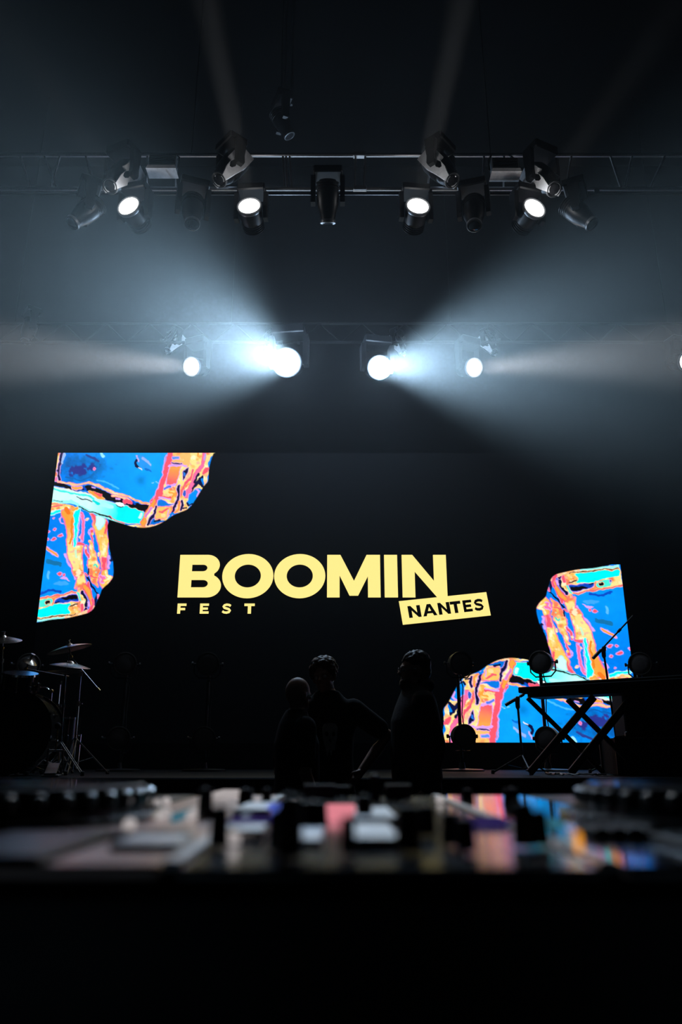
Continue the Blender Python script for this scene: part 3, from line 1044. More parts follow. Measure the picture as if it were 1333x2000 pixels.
def moving_head(name, label, group, lens_pos, d, mount_z, kind='wash', lit=None, s=1.0, lens_mat=None, mount_y=None, arm_mat=None):
    """lens_pos: centre of the front lens; d: direction of the beam; hung from a bar at mount_z"""
    d, c = frame_for(d)
    if kind == 'wash':
        fl, r0 = 0.13 * s, 0.112 * s       # pivot to lens, lens radius
        prof = [(0.02, -0.20), (0.075, -0.19), (0.10, -0.15), (0.112, -0.08), (0.120, 0.0), (0.126, 0.07), (0.128, 0.125), (0.118, 0.135), (0.113, 0.124)]
        aw = 0.158 * s
    elif kind == 'beam':
        fl, r0 = 0.23 * s, 0.060 * s
        prof = [(0.03, -0.19), (0.085, -0.185), (0.11, -0.14), (0.115, -0.03), (0.108, 0.06), (0.085, 0.14), (0.074, 0.19), (0.074, 0.235), (0.066, 0.238), (0.062, 0.226)]
        aw = 0.150 * s
    else:
        fl, r0 = 0.26 * s, 0.058 * s
        prof = [(0.05, -0.24), (0.12, -0.235), (0.135, -0.18), (0.135, -0.05), (0.125, 0.06), (0.10, 0.16), (0.080, 0.21), (0.078, 0.265), (0.070, 0.268), (0.066, 0.255)]
        aw = 0.172 * s
    P = V(lens_pos) - d * fl
    my = mount_y if mount_y is not None else P.y
    root = V((P.x, P.y, mount_z))
    t = thing(name, label, 'stage light', root, group)
    prof = [(a * s, b * s) for a, b in prof]
    # base hanging under the bar, yoke with two arms, head
    arm_top = max(P.z + 0.26 * s, min(mount_z - 0.15 * s, P.z + 0.32 * s))
    bh = max(0.09 * s, mount_z - 0.045 - arm_top)
    bh = min(bh, 0.14 * s)
    bz = arm_top + bh / 2
    cz = math.atan2(c.y, c.x)
    rot = Matrix.Rotation(cz, 3, 'Z')
    rel(MB().box((P.x, P.y, bz), (0.30 * s, 0.22 * s, bh), rot=rot, bevel=0.012), root).build('base', 'fixture_black', t)
    cl = MB()
    top = bz + bh / 2
    for k in (-1, 1):
        b0 = V((P.x, P.y, top)) + rot @ V((0.08 * s * k, 0, 0))
        cl.tube([b0, V((b0.x, my, mount_z - 0.03))], 0.011, 6)
        cl.tube([V((b0.x - .015, my, mount_z)), V((b0.x + .015, my, mount_z))], 0.034, 10)
    rel(cl, root).build('clamp', 'black_metal', t)
    am = arm_mat or 'fixture_black'
    for k in (-1, 1):
        a0 = P + c * (aw * k)
        pts = []
        yk = MB()
        hgt = arm_top - P.z
        prof2 = [(-0.035, -0.055), (0.035, -0.055), (0.05, -0.02), (0.045, 0.06), (0.055, hgt * .55), (0.06, hgt), (-0.06, hgt), (-0.055, hgt * .55), (-0.045, 0.06), (-0.05, -0.02)]
        dh = V((d.x, d.y, 0))
        dh = dh.normalized() if dh.length > 1e-3 else V((0, -1, 0))
        th = 0.024 * s
        n = len(prof2)
        va = [a0 + dh * (p[0] * s) + V((0, 0, p[1] if abs(p[1]) > .3 else p[1])) - c * (th * k) for p in prof2]
        vb = [a0 + dh * (p[0] * s) + V((0, 0, p[1])) + c * (th * k) for p in prof2]
        yk.add(va + vb, [tuple(range(n)), tuple(range(2 * n - 1, n - 1, -1))] + [(i, (i + 1) % n, n + (i + 1) % n, n + i) for i in range(n)])
        rel(yk, root).build('yoke_arm', am, t, ang=25)
        if kind == 'spot':
            # bright moulded side cover stepping down along the head
            cv = MB()
            up2 = c.cross(d)
            pr = [(-0.22, 0.10), (0.02, 0.10), (0.05, 0.055), (0.14, 0.05), (0.26, 0.015), (0.265, -0.045), (0.12, -0.07), (-0.03, -0.10), (-0.22, -0.10)]
            n = len(pr)
            def ofs(q): return 0.150 - max(0.0, q[0]) * 0.24
            va = [P + d * (q[0] * s) + up2 * (q[1] * s) + c * (k * (ofs(q) - 0.05) * s) for q in pr]
            vb = [P + d * (q[0] * s) + up2 * (q[1] * s) + c * (k * ofs(q) * s) for q in pr]
            cv.add(va + vb, [tuple(range(n)), tuple(range(2 * n - 1, n - 1, -1))] + [(i, (i + 1) % n, n + (i + 1) % n, n + i) for i in range(n)])
            rel(cv, root).build('side_cover', 'cover_silver', t, ang=25)
    hd = rel(MB().lathe(prof, P, d, 28), root).build('head', 'fixture_black', t)
    lf = prof[-1][1]
    lm = lens_mat or ('lens_white' if lit else 'glass_dark')
    dome = [(r0, lf + .001), (r0 * .97, lf + .008 * s), (r0 * .6, lf + .014 * s), (0.001, lf + .016 * s)] if not lit else [(r0, lf), (r0 * .98, lf + .006 * s), (0.001, lf + .010 * s)]
    rel(MB().lathe(dome, P, d, 28), root).build('lens', lm, hd)
    fr = prof[-3][0]
    rel(MB().lathe([(fr, lf - .03 * s), (fr + .006 * s, lf - .02 * s), (fr + .006 * s, lf + .006 * s), (fr - .004 * s, lf + .011 * s), (fr - .012 * s, lf + .008 * s), (fr - .012 * s, lf - .01 * s)], P, d, 28), root).build('lens_ring', 'fixture_grey', hd)
    fins = MB()
    for k in range(4):
        q = prof[1][1] + (k * .028 + .02) * s
        fins.lathe([(0.108 * s, q), (0.118 * s, q + .004), (0.118 * s, q + .010), (0.108 * s, q + .014)], P, d, 20)
    rel(fins, root).build('cooling_fin', 'fixture_black', hd)
    if lit:
        pos = P + d * (lf + 0.03 * s) - root
        for (pw, sz, rad, colr, bl) in lit:
            if sz:
                spot('beam_light', t, pos, d, pw, sz, rad, colr, bl)
            else:
                point('spill_light', t, pos + d * .05, pw, rad, colr)
    return t


COOL = (0.50, 0.77, 1.0)
WARM = (0.98, 0.98, 1.0)
# back row: four lit wash lights
gB = 'lit wash lights in the back row'
specs = [(374, 716, 32, 176, 'blazing round stage light in the back row, leftmost of four above the video wall', [(17000, 13, .10, WARM, .8), (16, 0, .1, WARM, 0)], 'lens_white', 1.0),
         (560, 708, 10, 163, 'brightest blue-white round stage light in the back row, left of centre', [(56000, 17.4, .15, COOL, 1.0), (215, 0, .14, (.5, .72, 1.0), 0)], 'lens_hot', 1.5),
         (742, 718, 12, 6, 'very bright round stage light in the back row, right of centre', [(46000, 16.5, .12, COOL, 1.0), (150, 0, .12, (.5, .72, 1.0), 0)], 'lens_hot', 1.25),
         (927, 718, 32, 4, 'blazing round stage light in the back row, rightmost full disc above the video wall', [(17000, 13, .10, WARM, .8), (16, 0, .1, WARM, 0)], 'lens_white', 1.0)]
for px, py, al, im, lab, lit, lm, sz in specs:
    p = at(px, py, BTR_Y - 0.25)
    moving_head('wash_light', lab, gB, p, aim(p, al, im), BZ_B, 'wash', lit, sz, lm, mount_y=BTR_Y)
p = at(1343, 706, BTR_Y - 0.25)
moving_head('wash_light', 'round stage light in the back row cut off by the picture edge', gB, p, aim(p, 40, 5), BZ_B, 'wash', [(2000, 14, .1, WARM, .6)], 1.0, mount_y=BTR_Y)
# unlit heads between them
gU = 'unlit spot lights in the back row'
for px, py, im, lab in ((328, 686, 230, 'unlit spot light with pale side cover beside the leftmost blazing back light'),
                        (522, 684, 235, 'unlit spot light with pale side cover half drowned by the brightest lamp'),
                        (788, 690, 305, 'unlit spot light with pale side cover over the bright beam right of centre'),
                        (966, 689, 310, 'unlit spot light with pale side cover beside the rightmost back disc')):
    p = at(px, py, BTR_Y + 0.45)
    moving_head('spot_light', lab, gU, p, aim(p, 48, im), BZ_B + .02, 'spot', None, 0.72, mount_y=BTR_Y)
p = at(50, 668, BTR_Y)
moving_head('beam_light_head', 'dim unlit beam light under the back truss at far left', gU, p, aim(p, 60, 250), BZ_B + .02, 'beam', None, .9, mount_y=BTR_Y)

# front row on the ladder truss
gF = 'lit wash lights under the front truss'
for px, py, al, im, lab, lit in ((251, 402, 52, 121, 'white tilted oval wash light under the front truss, leftmost of four', [(900, 9, .10, WARM, 1.0), (3, 0, .1, WARM, 0)]),
                                 (487, 402, 51, 100, 'white oval wash light under the front truss, second from the left end', [(9000, 5, .09, WARM, .8), (3, 0, .1, WARM, 0)]),
                                 (817, 402, 51, 79, 'white oval wash light under the front truss, third from the left end', [(9000, 5, .09, WARM, .8), (3, 0, .1, WARM, 0)]),
                                 (1045, 406, 52, 57, 'white tilted oval wash light under the front truss, rightmost of four', [(900, 9, .10, WARM, 1.0), (3, 0, .1, WARM, 0)])):
    p = at(px, py, FTR_Y - 0.22)
    moving_head('wash_light', lab, gF, p, aim(p, al, im), TR_P, 'wash', lit, 0.92, 'lens_white', mount_y=FTR_Y)
gS = 'spot lights with silver side covers on the front truss'
for px, py, al, im, lab in ((215, 364, 34, 215, 'unlit spot light with gleaming silver side cover, leftmost on the front truss'),
                            (428, 352, 40, 222, 'unlit spot light with gleaming silver cover left of the middle of the front truss'),
                            (884, 353, 40, 318, 'unlit spot light with gleaming silver cover right of the middle of the front truss'),
                            (1083, 370, 34, 325, 'unlit spot light with gleaming silver side cover, rightmost on the front truss')):
    p = at(px, py, FTR_Y - 0.25)
    moving_head('spot_light', lab, gS, p, aim(p, al, im), TR_T, 'spot', None, 0.95, mount_y=FTR_Y)
gC = 'dark beam lights hanging below the front truss'
for px, py, al, im, lab in ((141, 436, 58, 215, 'dark unlit beam light turned outward, leftmost below the front truss'),
                            (376, 438, 36, 265, 'dark unlit beam light with a ringed lens hanging between the two left ovals'),
                            (927, 441, 36, 275, 'dark unlit beam light with a ringed lens hanging between the two right ovals'),
                            (1158, 438, 58, 325, 'dark unlit beam light turned outward, rightmost below the front truss'),
                            (641, 436, 80, 270, 'dark beam light pointing straight down at the middle of the front truss')):
    p = at(px, py, FTR_Y - 0.15)
    moving_head('beam_light_head', lab, gC, p, aim(p, al, im), TR_P, 'beam', None, 0.95, mount_y=FTR_Y)
p = at(566, 266, FTR_Y + 1.2)
moving_head('beam_light_head', 'faint dark light high above the front truss, left of centre', None, p, aim(p, 60, 300), HZ - .01, 'beam', None, .9)
# its drop pipe
rel(MB().tube([(p.x, p.y + .1, p.z + .6), (p.x, p.y + .1, HZ)], .02, 8), V(bpy.data.objects['beam_light_head.006'].location) if 'beam_light_head.006' in bpy.data.objects else V((0, 0, 0))).build(
    'drop_pipe', 'black_metal', bpy.data.objects.get('beam_light_head.006'))

# strobe boxes between the chords
for px, py, lab in ((319, 327, 'grey box strobe with pale lower edge in the left half of the front truss'), (986, 333, 'grey box strobe with pale lower edge in the right half of the front truss')):
    c0 = at(px, py, FTR_Y - .12)
    t = thing('strobe_light', lab, 'strobe light', c0, 'box strobes in the front truss')
    MB().box((0, 0, 0.03), (0.27, 0.12, 0.17), bevel=.008).build('housing', 'fixture_grey', t)
    MB().prism([(-.150, -.085), (.150, -.085), (.138, -.045), (-.138, -.045)], -.085, .06).build('lower_trim', 'cover_silver', t)
    rb = MB()
    for k in range(5):
        rb.box((0, -0.062, 0.0 + k * .022), (0.25, 0.008, 0.008))
    rb.build('ribbing', 'fixture_black', t)
    for k in (-1, 1):
        MB().tube([(k * .15, 0, .0), (k * .15, .02, .14), (k * .09, .12, TR_T - c0.z)], .010, 6).build('bracket', 'black_metal', t)

# ------------------------------------------------------------------ round floor lamps on poles in front of the screen
gP = 'twin round lamps on poles before the video wall'
PY = 8.6
for px, pyu, pyl, yaw, lab in ((44, 1299, 1440, 35, 'pole with two round lamps behind the drum kit'),
                               (237, 1297, 1442, 20, 'pole with two round lamps just right of the drum kit'),
                               (402, 1297, 1442, 12, 'pole with two round lamps under the start of the yellow word'),
                               (900, 1296, 1438, 12, 'pole with two round lamps before the orange edge of the lower picture'),
                               (1066, 1294, 1442, -35, 'pole with two round lamps rising behind the table with crossed legs'),
                               (1262, 1297, 1440, -30, 'pole with two round lamps at the right edge of the video wall')):
    pu, pl_ = at(px, pyu, PY), at(px, pyl, PY)
    bx0 = (pu.x + pl_.x) / 2
    off = 0.10 if px < 1000 else -0.10
    t = thing('lamp_pole', lab, 'stage light', (bx0, PY, STAGE_Z), gP)
    o = V((bx0, PY, STAGE_Z))
    MB().tube([(0, .12, .02), (0, .12, pu.z - STAGE_Z + .05)], .019, 10).build('pole', 'black_metal', t)
    MB().lathe([(.24, 0), (.24, .015), (.22, .022), (.04, .03), (.03, .09), (.001, .09)], (0, .12, 0), n=28).build('foot_plate', 'black_metal', t)
    for pz in (pu.z, pl_.z):
        c0 = V((0, 0, pz - STAGE_Z))
        dd_ = V((math.sin(R(yaw)), -math.cos(R(yaw)), -0.05)).normalized()
        lb = MB().lathe([(.02, -.15), (.07, -.145), (.10, -.10), (.118, -.04), (.122, .05), (.130, .06), (.130, .082), (.118, .085), (.112, .07)], c0, dd_, 28).build('lamp_body', 'lamp_body', t)
        MB().lathe([(.112, .066), (.10, .074), (.06, .080), (.001, .082)], c0, dd_, 28).build('lamp_glass', 'lamp_face', lb)
        ax = dd_.cross(V((0, 0, 1))).normalized()
        yk = MB()
        yk.tube([c0 + ax * .145, c0 + ax * .145 - V((0, 0, .10)), c0 + ax * .09 - V((0, 0, .155)), c0 - ax * .09 - V((0, 0, .155)), c0 - ax * .145 - V((0, 0, .10)), c0 - ax * .145], .008, 6)
        yk.tube([c0 - V((0, 0, .155)), V((0, .12, c0.z - .155))], .010, 6)
        yk.build('yoke', 'black_metal', t)
        for k in (-1, 1):
            MB().lathe([(.006, .12), (.006, .155), (.02, .157), (.022, .175), (.008, .18)], c0, ax * k, 10).build('side_knob', 'black_metal', t)
    MB().tube([(0.02, .12, .05), (.06, .10, .3), (.03, .135, .6), (.05, .10, pu.z - STAGE_Z - .25), (.0, .02, pu.z - STAGE_Z - .1)], .006, 6).build('cable', 'cable_black', t)

# ------------------------------------------------------------------ drum kit
KY = 6.4
SZ = STAGE_Z


def cymbal_mesh(r, bow=0.035, bell=0.018):
    pr = [(0.006, bow + bell + .001), (r * .10, bow + bell), (r * .16, bow + bell * .5), (r * .20, bow * .98), (r * .45, bow * .80), (r * .75, bow * .42), (r * .97, 0.002), (r, 0.0), (r, -.0015),
          (r * .75, bow * .42 - .003), (r * .45, bow * .80 - .003), (r * .20, bow * .98 - .003), (0.006, bow + bell - .003)]
    return pr


def tilt_axis(tx, ty):
    return V((tx, ty, 1)).normalized()


def tripod(parent, o, x, y, z0, h, spread, m='dull_chrome', ang0=40, double=True):
    """three folding legs from a hub at height h"""
    for k in range(3):
        a = R(ang0 + 120 * k)
        e = V((x + spread * math.cos(a), y + spread * math.sin(a), z0 + .012))
        hub = V((x, y, z0 + h))
        lg = MB()
        if double:
            n = V((-math.sin(a), math.cos(a), 0)) * .012
            lg.tube([hub + n, e + n], .005, 6)
            lg.tube([hub - n, e - n], .005, 6)
        else:
            lg.tube([hub, e], .008, 8)
        lp = rel(lg, o).build('leg', m, parent)
        rel(MB().lathe([(.014, -.012), (.016, 0), (.014, .02), (.006, .024)], e, (0, 0, 1), 10), o).build('rubber_foot', 'rubber', lp)
        rel(MB().tube([V((x, y, z0 + h * .30)), hub.lerp(e, .55)], .004, 6), o).build('strut', m, parent)


def cymbal_stand(label, cpx, r, tilt, pole_px, y, boom=None, name='cymbal_stand', spread=.26, hub=.28):
    c0 = at(cpx[0], cpx[1], y)
    p0 = at(pole_px[0], pole_px[1], y)
    p1 = at(pole_px[2], pole_px[3], y)
    base = V((p1.x, y, SZ))
    t = thing(name, label, 'cymbal stand', base)
    ax = tilt_axis(*tilt)
    rel(MB().lathe(cymbal_mesh(r), c0 - ax * .03, ax, 40), base).build('cymbal', 'bronze_cymbal', t)
    rel(MB().lathe([(.004, .0), (.012, .03), (.016, .035), (.016, .05), (.006, .055), (.022, .060), (.022, .066), (.004, .068)], c0 - ax * .01, ax, 12), base).build('wing_nut', 'dull_chrome', t)
    jt = c0 - ax * .10
    rel(MB().tube([c0 - ax * .02, jt], .007, 8), base).build('tilter', 'dull_chrome', t)
    rel(MB().ball(jt, .018, 10), base).build('tilter_joint', 'brass', t)
    if boom:
        e = at(boom[0], boom[1], y)
        rel(MB().tube([jt, e], .006, 8), base).build('boom_arm', 'dull_chrome', t)
        rel(MB().tube([e - (e - jt).normalized() * .03, e], .009, 8), base).build('boom_tip', 'brass', t)
        top = p0
    else:
        top = jt
    mid = p0.lerp(p1, .45)
    rel(MB().tube([top, mid], .008, 8), base).build('upper_tube', 'chrome', t)
    low = V((p1.x, y, SZ + .04))
    rel(MB().tube([mid, p1, low], .011, 8), base).build('lower_tube', 'chrome', t)
    cl = MB().tube([mid - V((0, 0, .02)), mid + V((0, 0, .02))], .017, 10)
    cl.tube([mid, mid + V((.04, -.01, 0))], .006, 6)
    rel(cl, base).build('clamp', 'dull_chrome', t)
    rel(MB().tube([p0 - V((0, 0, .02)), p0 + V((0, 0, .015))], .016, 10), base).build('clamp', 'dull_chrome', t)
    tripod(t, base, p1.x, y, SZ, hub, spread)
    return t


# bass drum
bc = at(18, 1450, KY)
br_ = 0.315
t = thing('bass_drum', 'large black bass drum standing cut off by the picture edge', 'drum', (bc.x, KY, SZ))
o = V(t.location)
bz = br_ + .025
ax = V((0.10, -1, 0)).normalized()
cc = V((0, 0, bz))
MB().lathe([(br_ - .012, -.02), (br_, -.02), (br_, .40), (br_ - .012, .40)], cc - ax * .38, ax, 48).build('shell', 'drum_black', t)
for q in (-.03, .385):
    MB().lathe([(br_ + .003, q - .38), (br_ + .018, q - .38), (br_ + .018, q + .035 - .38), (br_ + .003, q + .035 - .38)], cc, ax, 48).build('hoop', 'drum_black', t)
MB().lathe([(br_ - .004, .02), (br_ * .9, .025), (.001, .027)], cc, ax, 48).build('front_head', 'drum_head_dark', t)
MB().lathe([(.075, .027), (.080, .031), (.065, .033), (.062, .028)], cc + V((.15, 0, -.10)), ax, 24).build('port_ring', 'fixture_black', t)
sx = ax.cross(V((0, 0, 1))).normalized()
for k in range(10):
    a = 2 * math.pi * k / 10 + .2
    rd = sx * math.cos(a) + V((0, 0, 1)) * math.sin(a)
    p_ = cc + rd * (br_ + .024)
    rd_ = MB().tube([p_ + ax * .045, p_ - ax * .16], .004, 6)
    rd_.box(p_ + ax * .038 - rd * .006, (.022, .018, .022))
    rd_.build('tension_rod', 'chrome', t)
    MB().box(cc + rd * (br_ + .012) - ax * .18, (.022, .05, .022), bevel=.004).build('lug', 'chrome', t)
for k in (-1, 1):
    MB().tube([cc + sx * (k * br_ * .93) + V((0, 0, -.09)), V((k * (br_ + .10), -.04, .01))], .007, 8).build('spur', 'chrome', t)

# rack tom with amber underside on a tom stand
tc_ = at(36, 1342, KY + .1)
t = thing('rack_tom', 'black tom drum with amber underside mounted above the bass drum', 'drum', tc_)
ax = V((0.10, -.22, 1)).normalized()
rt_ = .135
MB().lathe([(rt_ - .006, -.10), (rt_, -.10), (rt_, .10), (rt_ - .006, .10)], (0, 0, 0), ax, 36).build('shell', 'drum_black', t)
MB().lathe([(rt_ - .002, -.102), (rt_ * .9, -.107), (.001, -.109)], (0, 0, 0), ax, 36).build('bottom_head', 'drum_head_amber', t)
MB().lathe([(rt_ - .002, .102), (rt_ * .9, .105), (.001, .107)], (0, 0, 0), ax, 36).build('top_head', 'drum_head_dark', t)
for q in (-.115, .100):
    MB().lathe([(rt_ + .002, q), (rt_ + .012, q), (rt_ + .010, q + .018), (rt_ + .002, q + .018)], (0, 0, 0), ax, 36).build('hoop', 'chrome', t)
u_ = ax.cross(V((0, 1, 0))).normalized()
w_ = ax.cross(u_)
for k in range(8):
    a = 2 * math.pi * k / 8 + .3
    rd = u_ * math.cos(a) + w_ * math.sin(a)
    MB().tube([rd * (rt_ + .010) + ax * .11, rd * (rt_ + .010) - ax * .11], .0035, 6).build('tension_rod', 'brass', t)
    MB().box(rd * (rt_ + .008) , (.02, .02, .05), bevel=.004).build('lug', 'chrome', t)
# tom stand
pt, pb = at(101, 1350, KY + .62), at(94, 1428, KY + .62)
t = thing('tom_stand', 'slim chrome stand holding the tom drum over the bass drum', 'drum stand', (pb.x, KY + .62, SZ))
o = V(t.location)
rel(MB().tube([pt, pb, V((pb.x, KY + .62, SZ + .04))], .010, 8), o).build('tube', 'chrome', t)
rel(MB().tube([pt, pt + V((-.05, 0, .03)), tc_ + V((.165, 0, 0))], .008, 8), o).build('tom_arm', 'chrome', t)
rel(MB().box(tc_ + V((.168, 0, 0)), (.02, .05, .07), bevel=.005), o).build('bracket', 'chrome', t)
rel(MB().ball(pt, .018, 10), o).build('joint', 'brass', t)
tripod(t, o, pb.x, KY + .62, SZ, .25, .15, ang0=80)

cymbal_stand('tall boom stand with the topmost tilted crash cymbal', (135, 1262), .195, (-.26, -.10), (158, 1316, 147, 1448), KY + .45, boom=(195, 1349), spread=.32, hub=.30)
cymbal_stand('boom stand with a small splash cymbal tipped over the bass drum', (60, 1288), .075, (.5, -.25), (118, 1333, 108, 1436), KY + .95, boom=(135, 1322), spread=.2)
cymbal_stand('ride cymbal on a stand cut off by the left picture edge', (6, 1245), .17, (.05, -.30), (4, 1290, 2, 1440), KY + .75, spread=.3)
# hi-hat
hp = at(131, 1300, KY)
hb = at(119, 1450, KY)
t = thing('hi_hat', 'hi-hat stand with two open cymbals under the crash cymbal', 'cymbal stand', (hb.x, KY, SZ))
o = V(t.location)
hx = at(128, 1316, KY)
ax = tilt_axis(.12, -.12)
rel(MB().lathe(cymbal_mesh(.165, .03, .016), at(137, 1302, KY) , ax, 40), o).build('top_cymbal', 'bronze_cymbal', t)
rel(MB().lathe([(r_, -d_) for r_, d_ in cymbal_mesh(.150, .012, .012)], at(128, 1312, KY), tilt_axis(-.02, -.03), 40), o).build('bottom_cymbal', 'bronze_cymbal', t)
rel(MB().tube([at(134, 1278, KY), hx], .004, 8), o).build('pull_rod', 'chrome', t)
rel(MB().tube([at(134, 1292, KY), at(134, 1297, KY)], .012, 10), o).build('clutch', 'dull_chrome', t)
rel(MB().tube([hx, hb, V((hb.x, KY, SZ + .05))], .010, 8), o).build('tube', 'chrome', t)
rel(MB().tube([hx.lerp(hb, .45), hx.lerp(hb, .5)], .016, 10), o).build('clamp', 'dull_chrome', t)
tripod(t, o, hb.x, KY, SZ, .26, .24, ang0=-20)
ped = MB().box((0.0, -.16, .05), (.09, .28, .012), rot=Matrix.Rotation(R(-14), 3, 'X'), bevel=.003)
ped.build('footboard', 'dull_chrome', t)
MB().box((0.0, -.02, .012), (.10, .06, .02), bevel=.004).build('heel_plate', 'dull_chrome', t)
# floor tom behind the stands
ft = at(112, 1455, KY + 1.35)
t = thing('floor_tom', 'black floor tom standing behind the hi-hat and cymbal stands', 'drum', (ft.x, KY + 1.35, SZ))
MB().lathe([(.184, .14), (.19, .14), (.19, .50), (.184, .50)], n=40).build('shell', 'drum_black', t)
MB().lathe([(.188, .502), (.17, .506), (.001, .508)], n=40).build('top_head', 'drum_head_dark', t)
for q in (.125, .495):
    MB().lathe([(.192, q), (.204, q), (.202, q + .02), (.192, q + .02)], n=40).build('hoop', 'chrome', t)
for k in range(8):
    a = 2 * math.pi * k / 8
    MB().tube([(.201 * math.cos(a), .201 * math.sin(a), .12), (.201 * math.cos(a), .201 * math.sin(a), .52)], .0035, 6).build('tension_rod', 'chrome', t)
    MB().box((.198 * math.cos(a), .198 * math.sin(a), .32), (.02, .02, .06), bevel=.004).build('lug', 'chrome', t)
for k in range(3):
    a = 2 * math.pi * k / 3 + .4
    lp = MB().tube([(.21 * math.cos(a), .21 * math.sin(a), .36), (.21 * math.cos(a), .21 * math.sin(a), .05), (.24 * math.cos(a), .24 * math.sin(a), .012)], .006, 8).build('leg', 'chrome', t)
    MB().ball((.24 * math.cos(a), .24 * math.sin(a), .012), .014, 8).build('rubber_foot', 'rubber', lp)
# kick pedal
kp = at(100, 1500, KY - .45)
t = thing('kick_pedal', 'small metal kick pedal on the stage beside the bass drum', 'pedal', (kp.x, KY - .42, SZ), rz=R(15))
MB().box((0, 0, .012), (.12, .30, .012), bevel=.003).build('base_plate', 'dull_chrome', t)
MB().box((0, -.03, .06), (.085, .26, .010), rot=Matrix.Rotation(R(16), 3, 'X'), bevel=.003).build('footboard', 'black_metal', t)
for k in (-1, 1):
    MB().tube([(k * .055, .12, .015), (k * .055, .12, .20)], .007, 8).build('post', 'chrome', t)
MB().tube([(-.06, .12, .19), (.06, .12, .19)], .008, 8).build('axle', 'dull_chrome', t)
MB().tube([(0, .12, .19), (0, .05, .36)], .005, 8).build('beater_rod', 'brass', t)
MB().ball((0, .045, .37), .025, 10).build('beater', 'rubber', t)

# ------------------------------------------------------------------ table with crossed legs at the right
TY0, TY1 = 6.75, 5.95
e0 = at(1012, 1341, TY0)
zt_ = e0.z
d_ = ray(1330, 1322)
e1 = at(1330, 1322, TY1)
e1 = V((e1.x, TY1, zt_))
dr = (e1 - e0)
dr.z = 0
L_ = dr.length + .55
dr.normalize()
nb = V((-dr.y, dr.x, 0))
t = thing('folding_table', 'long black board on crossed folding legs before the lower picture', 'table', (e0.x, e0.y, SZ))
o = V(t.location)
rt3 = Matrix.Rotation(math.atan2(dr.y, dr.x), 3, 'Z')
ctr = e0 + dr * (L_ / 2) + nb * .20
rel(MB().box(ctr + V((0, 0, -.030)), (L_, .40, .050), rot=rt3, bevel=.006), o).build('board', 'case_black', t)
rel(MB().box(ctr + V((0, 0, -.075)), (L_ - .12, .30, .035), rot=rt3, bevel=.006), o).build('under_rail', 'black_metal', t)
rel(MB().box(ctr + V((0.05, 0, .012)), (L_ - .3, .30, .03), rot=rt3, bevel=.008), o).build('top_panel', 'case_black', t)


def bar(px0, py0, px1, py1, y, wd, name):
    a_, b_ = at(px0, py0, y), at(px1, py1, y)
    b_ = a_ + (b_ - a_) * ((a_.z - SZ - .02) / (a_.z - b_.z))
    dv = (b_ - a_)
    q = dv.normalized()
    m3 = Matrix((q, V((0, 1, 0)), q.cross(V((0, 1, 0))))).transposed()
    return rel(MB().box((a_ + b_) / 2, (dv.length, .03, wd), rot=m3, bevel=.004), o).build(name, 'black_metal', t)


bar(1031, 1363, 1101, 1432, 6.55, .035, 'leg')
bar(1161, 1361, 1044, 1499, 6.51, .058, 'leg')
bar(1109, 1366, 1179, 1436, 6.35, .040, 'leg')
bar(1230, 1368, 1124, 1499, 6.31, .058, 'leg')
for px, py, y in ((1101, 1431, 6.53), (1180, 1430, 6.33)):
    c0 = at(px, py, y)
    rel(MB().tube([c0 - V((0, .04, 0)), c0 + V((0, .04, 0))], .022, 12), o).build('pivot', 'black_metal', t)


# ------------------------------------------------------------------ microphone stands
def mic_stand(label, px0, py0, px1, py1, y, boom0, boom1, mic=True):
    a_, b_ = at(px0, py0, y), at(px1, py1, y)
    base = V((b_.x, y, SZ))
    t = thing('microphone_stand', label, 'microphone stand', base, 'boom microphone stands')
    rel(MB().tube([a_, V((b_.x, y, SZ + .05))], .0105, 8), base).build('pole', 'black_metal', t)
    rel(MB().lathe([(.010, -.09), (.020, -.07), (.022, -.02), (.014, 0.0), (.012, .02)], a_, (0, 0, 1), 12), base).build('grip_clutch', 'black_metal', t)
    c0, c1 = at(boom0[0], boom0[1], y - .02), at(boom1[0], boom1[1], y - .02)
    dv = (c1 - c0)
    rel(MB().tube([c0, c1], .008, 8), base).build('boom_arm', 'black_metal', t)
    rel(MB().tube([c0, c0 + dv.normalized() * .12], .016, 10), base).build('counterweight', 'black_metal', t)
    m_ = c0.lerp(c1, .62)
    rel(MB().tube([m_, m_ + dv.normalized() * .04], .014, 10), base).build('boom_clutch', 'black_metal', t)
    rel(MB().tube([a_ - V((0, .02, .02)), a_ + V((0, -.035, .02))], .018, 10), base).build('swivel', 'black_metal', t)
    if mic:
        q = dv.normalized()
        rel(MB().lathe([(.010, -.02), (.013, .04), (.016, .10), (.024, .115), (.026, .14), (.018, .165), (.001, .172)], c1, q, 14), base).build('microphone', 'fixture_grey', t)
    tripod(t, base, b_.x, y, SZ, .16, .28, 'black_metal', 30, double=False)
    return t


mic_stand('tall boom microphone stand behind the table, pointing up past the picture', 1179, 1268, 1206, 1440, 7.45, (1159, 1286), (1237, 1203), mic=False)
mic_stand('low boom microphone stand in front of the blue picture left of the table', 1011, 1366, 1019, 1452, 7.05, (988, 1377), (1034, 1350), mic=False)

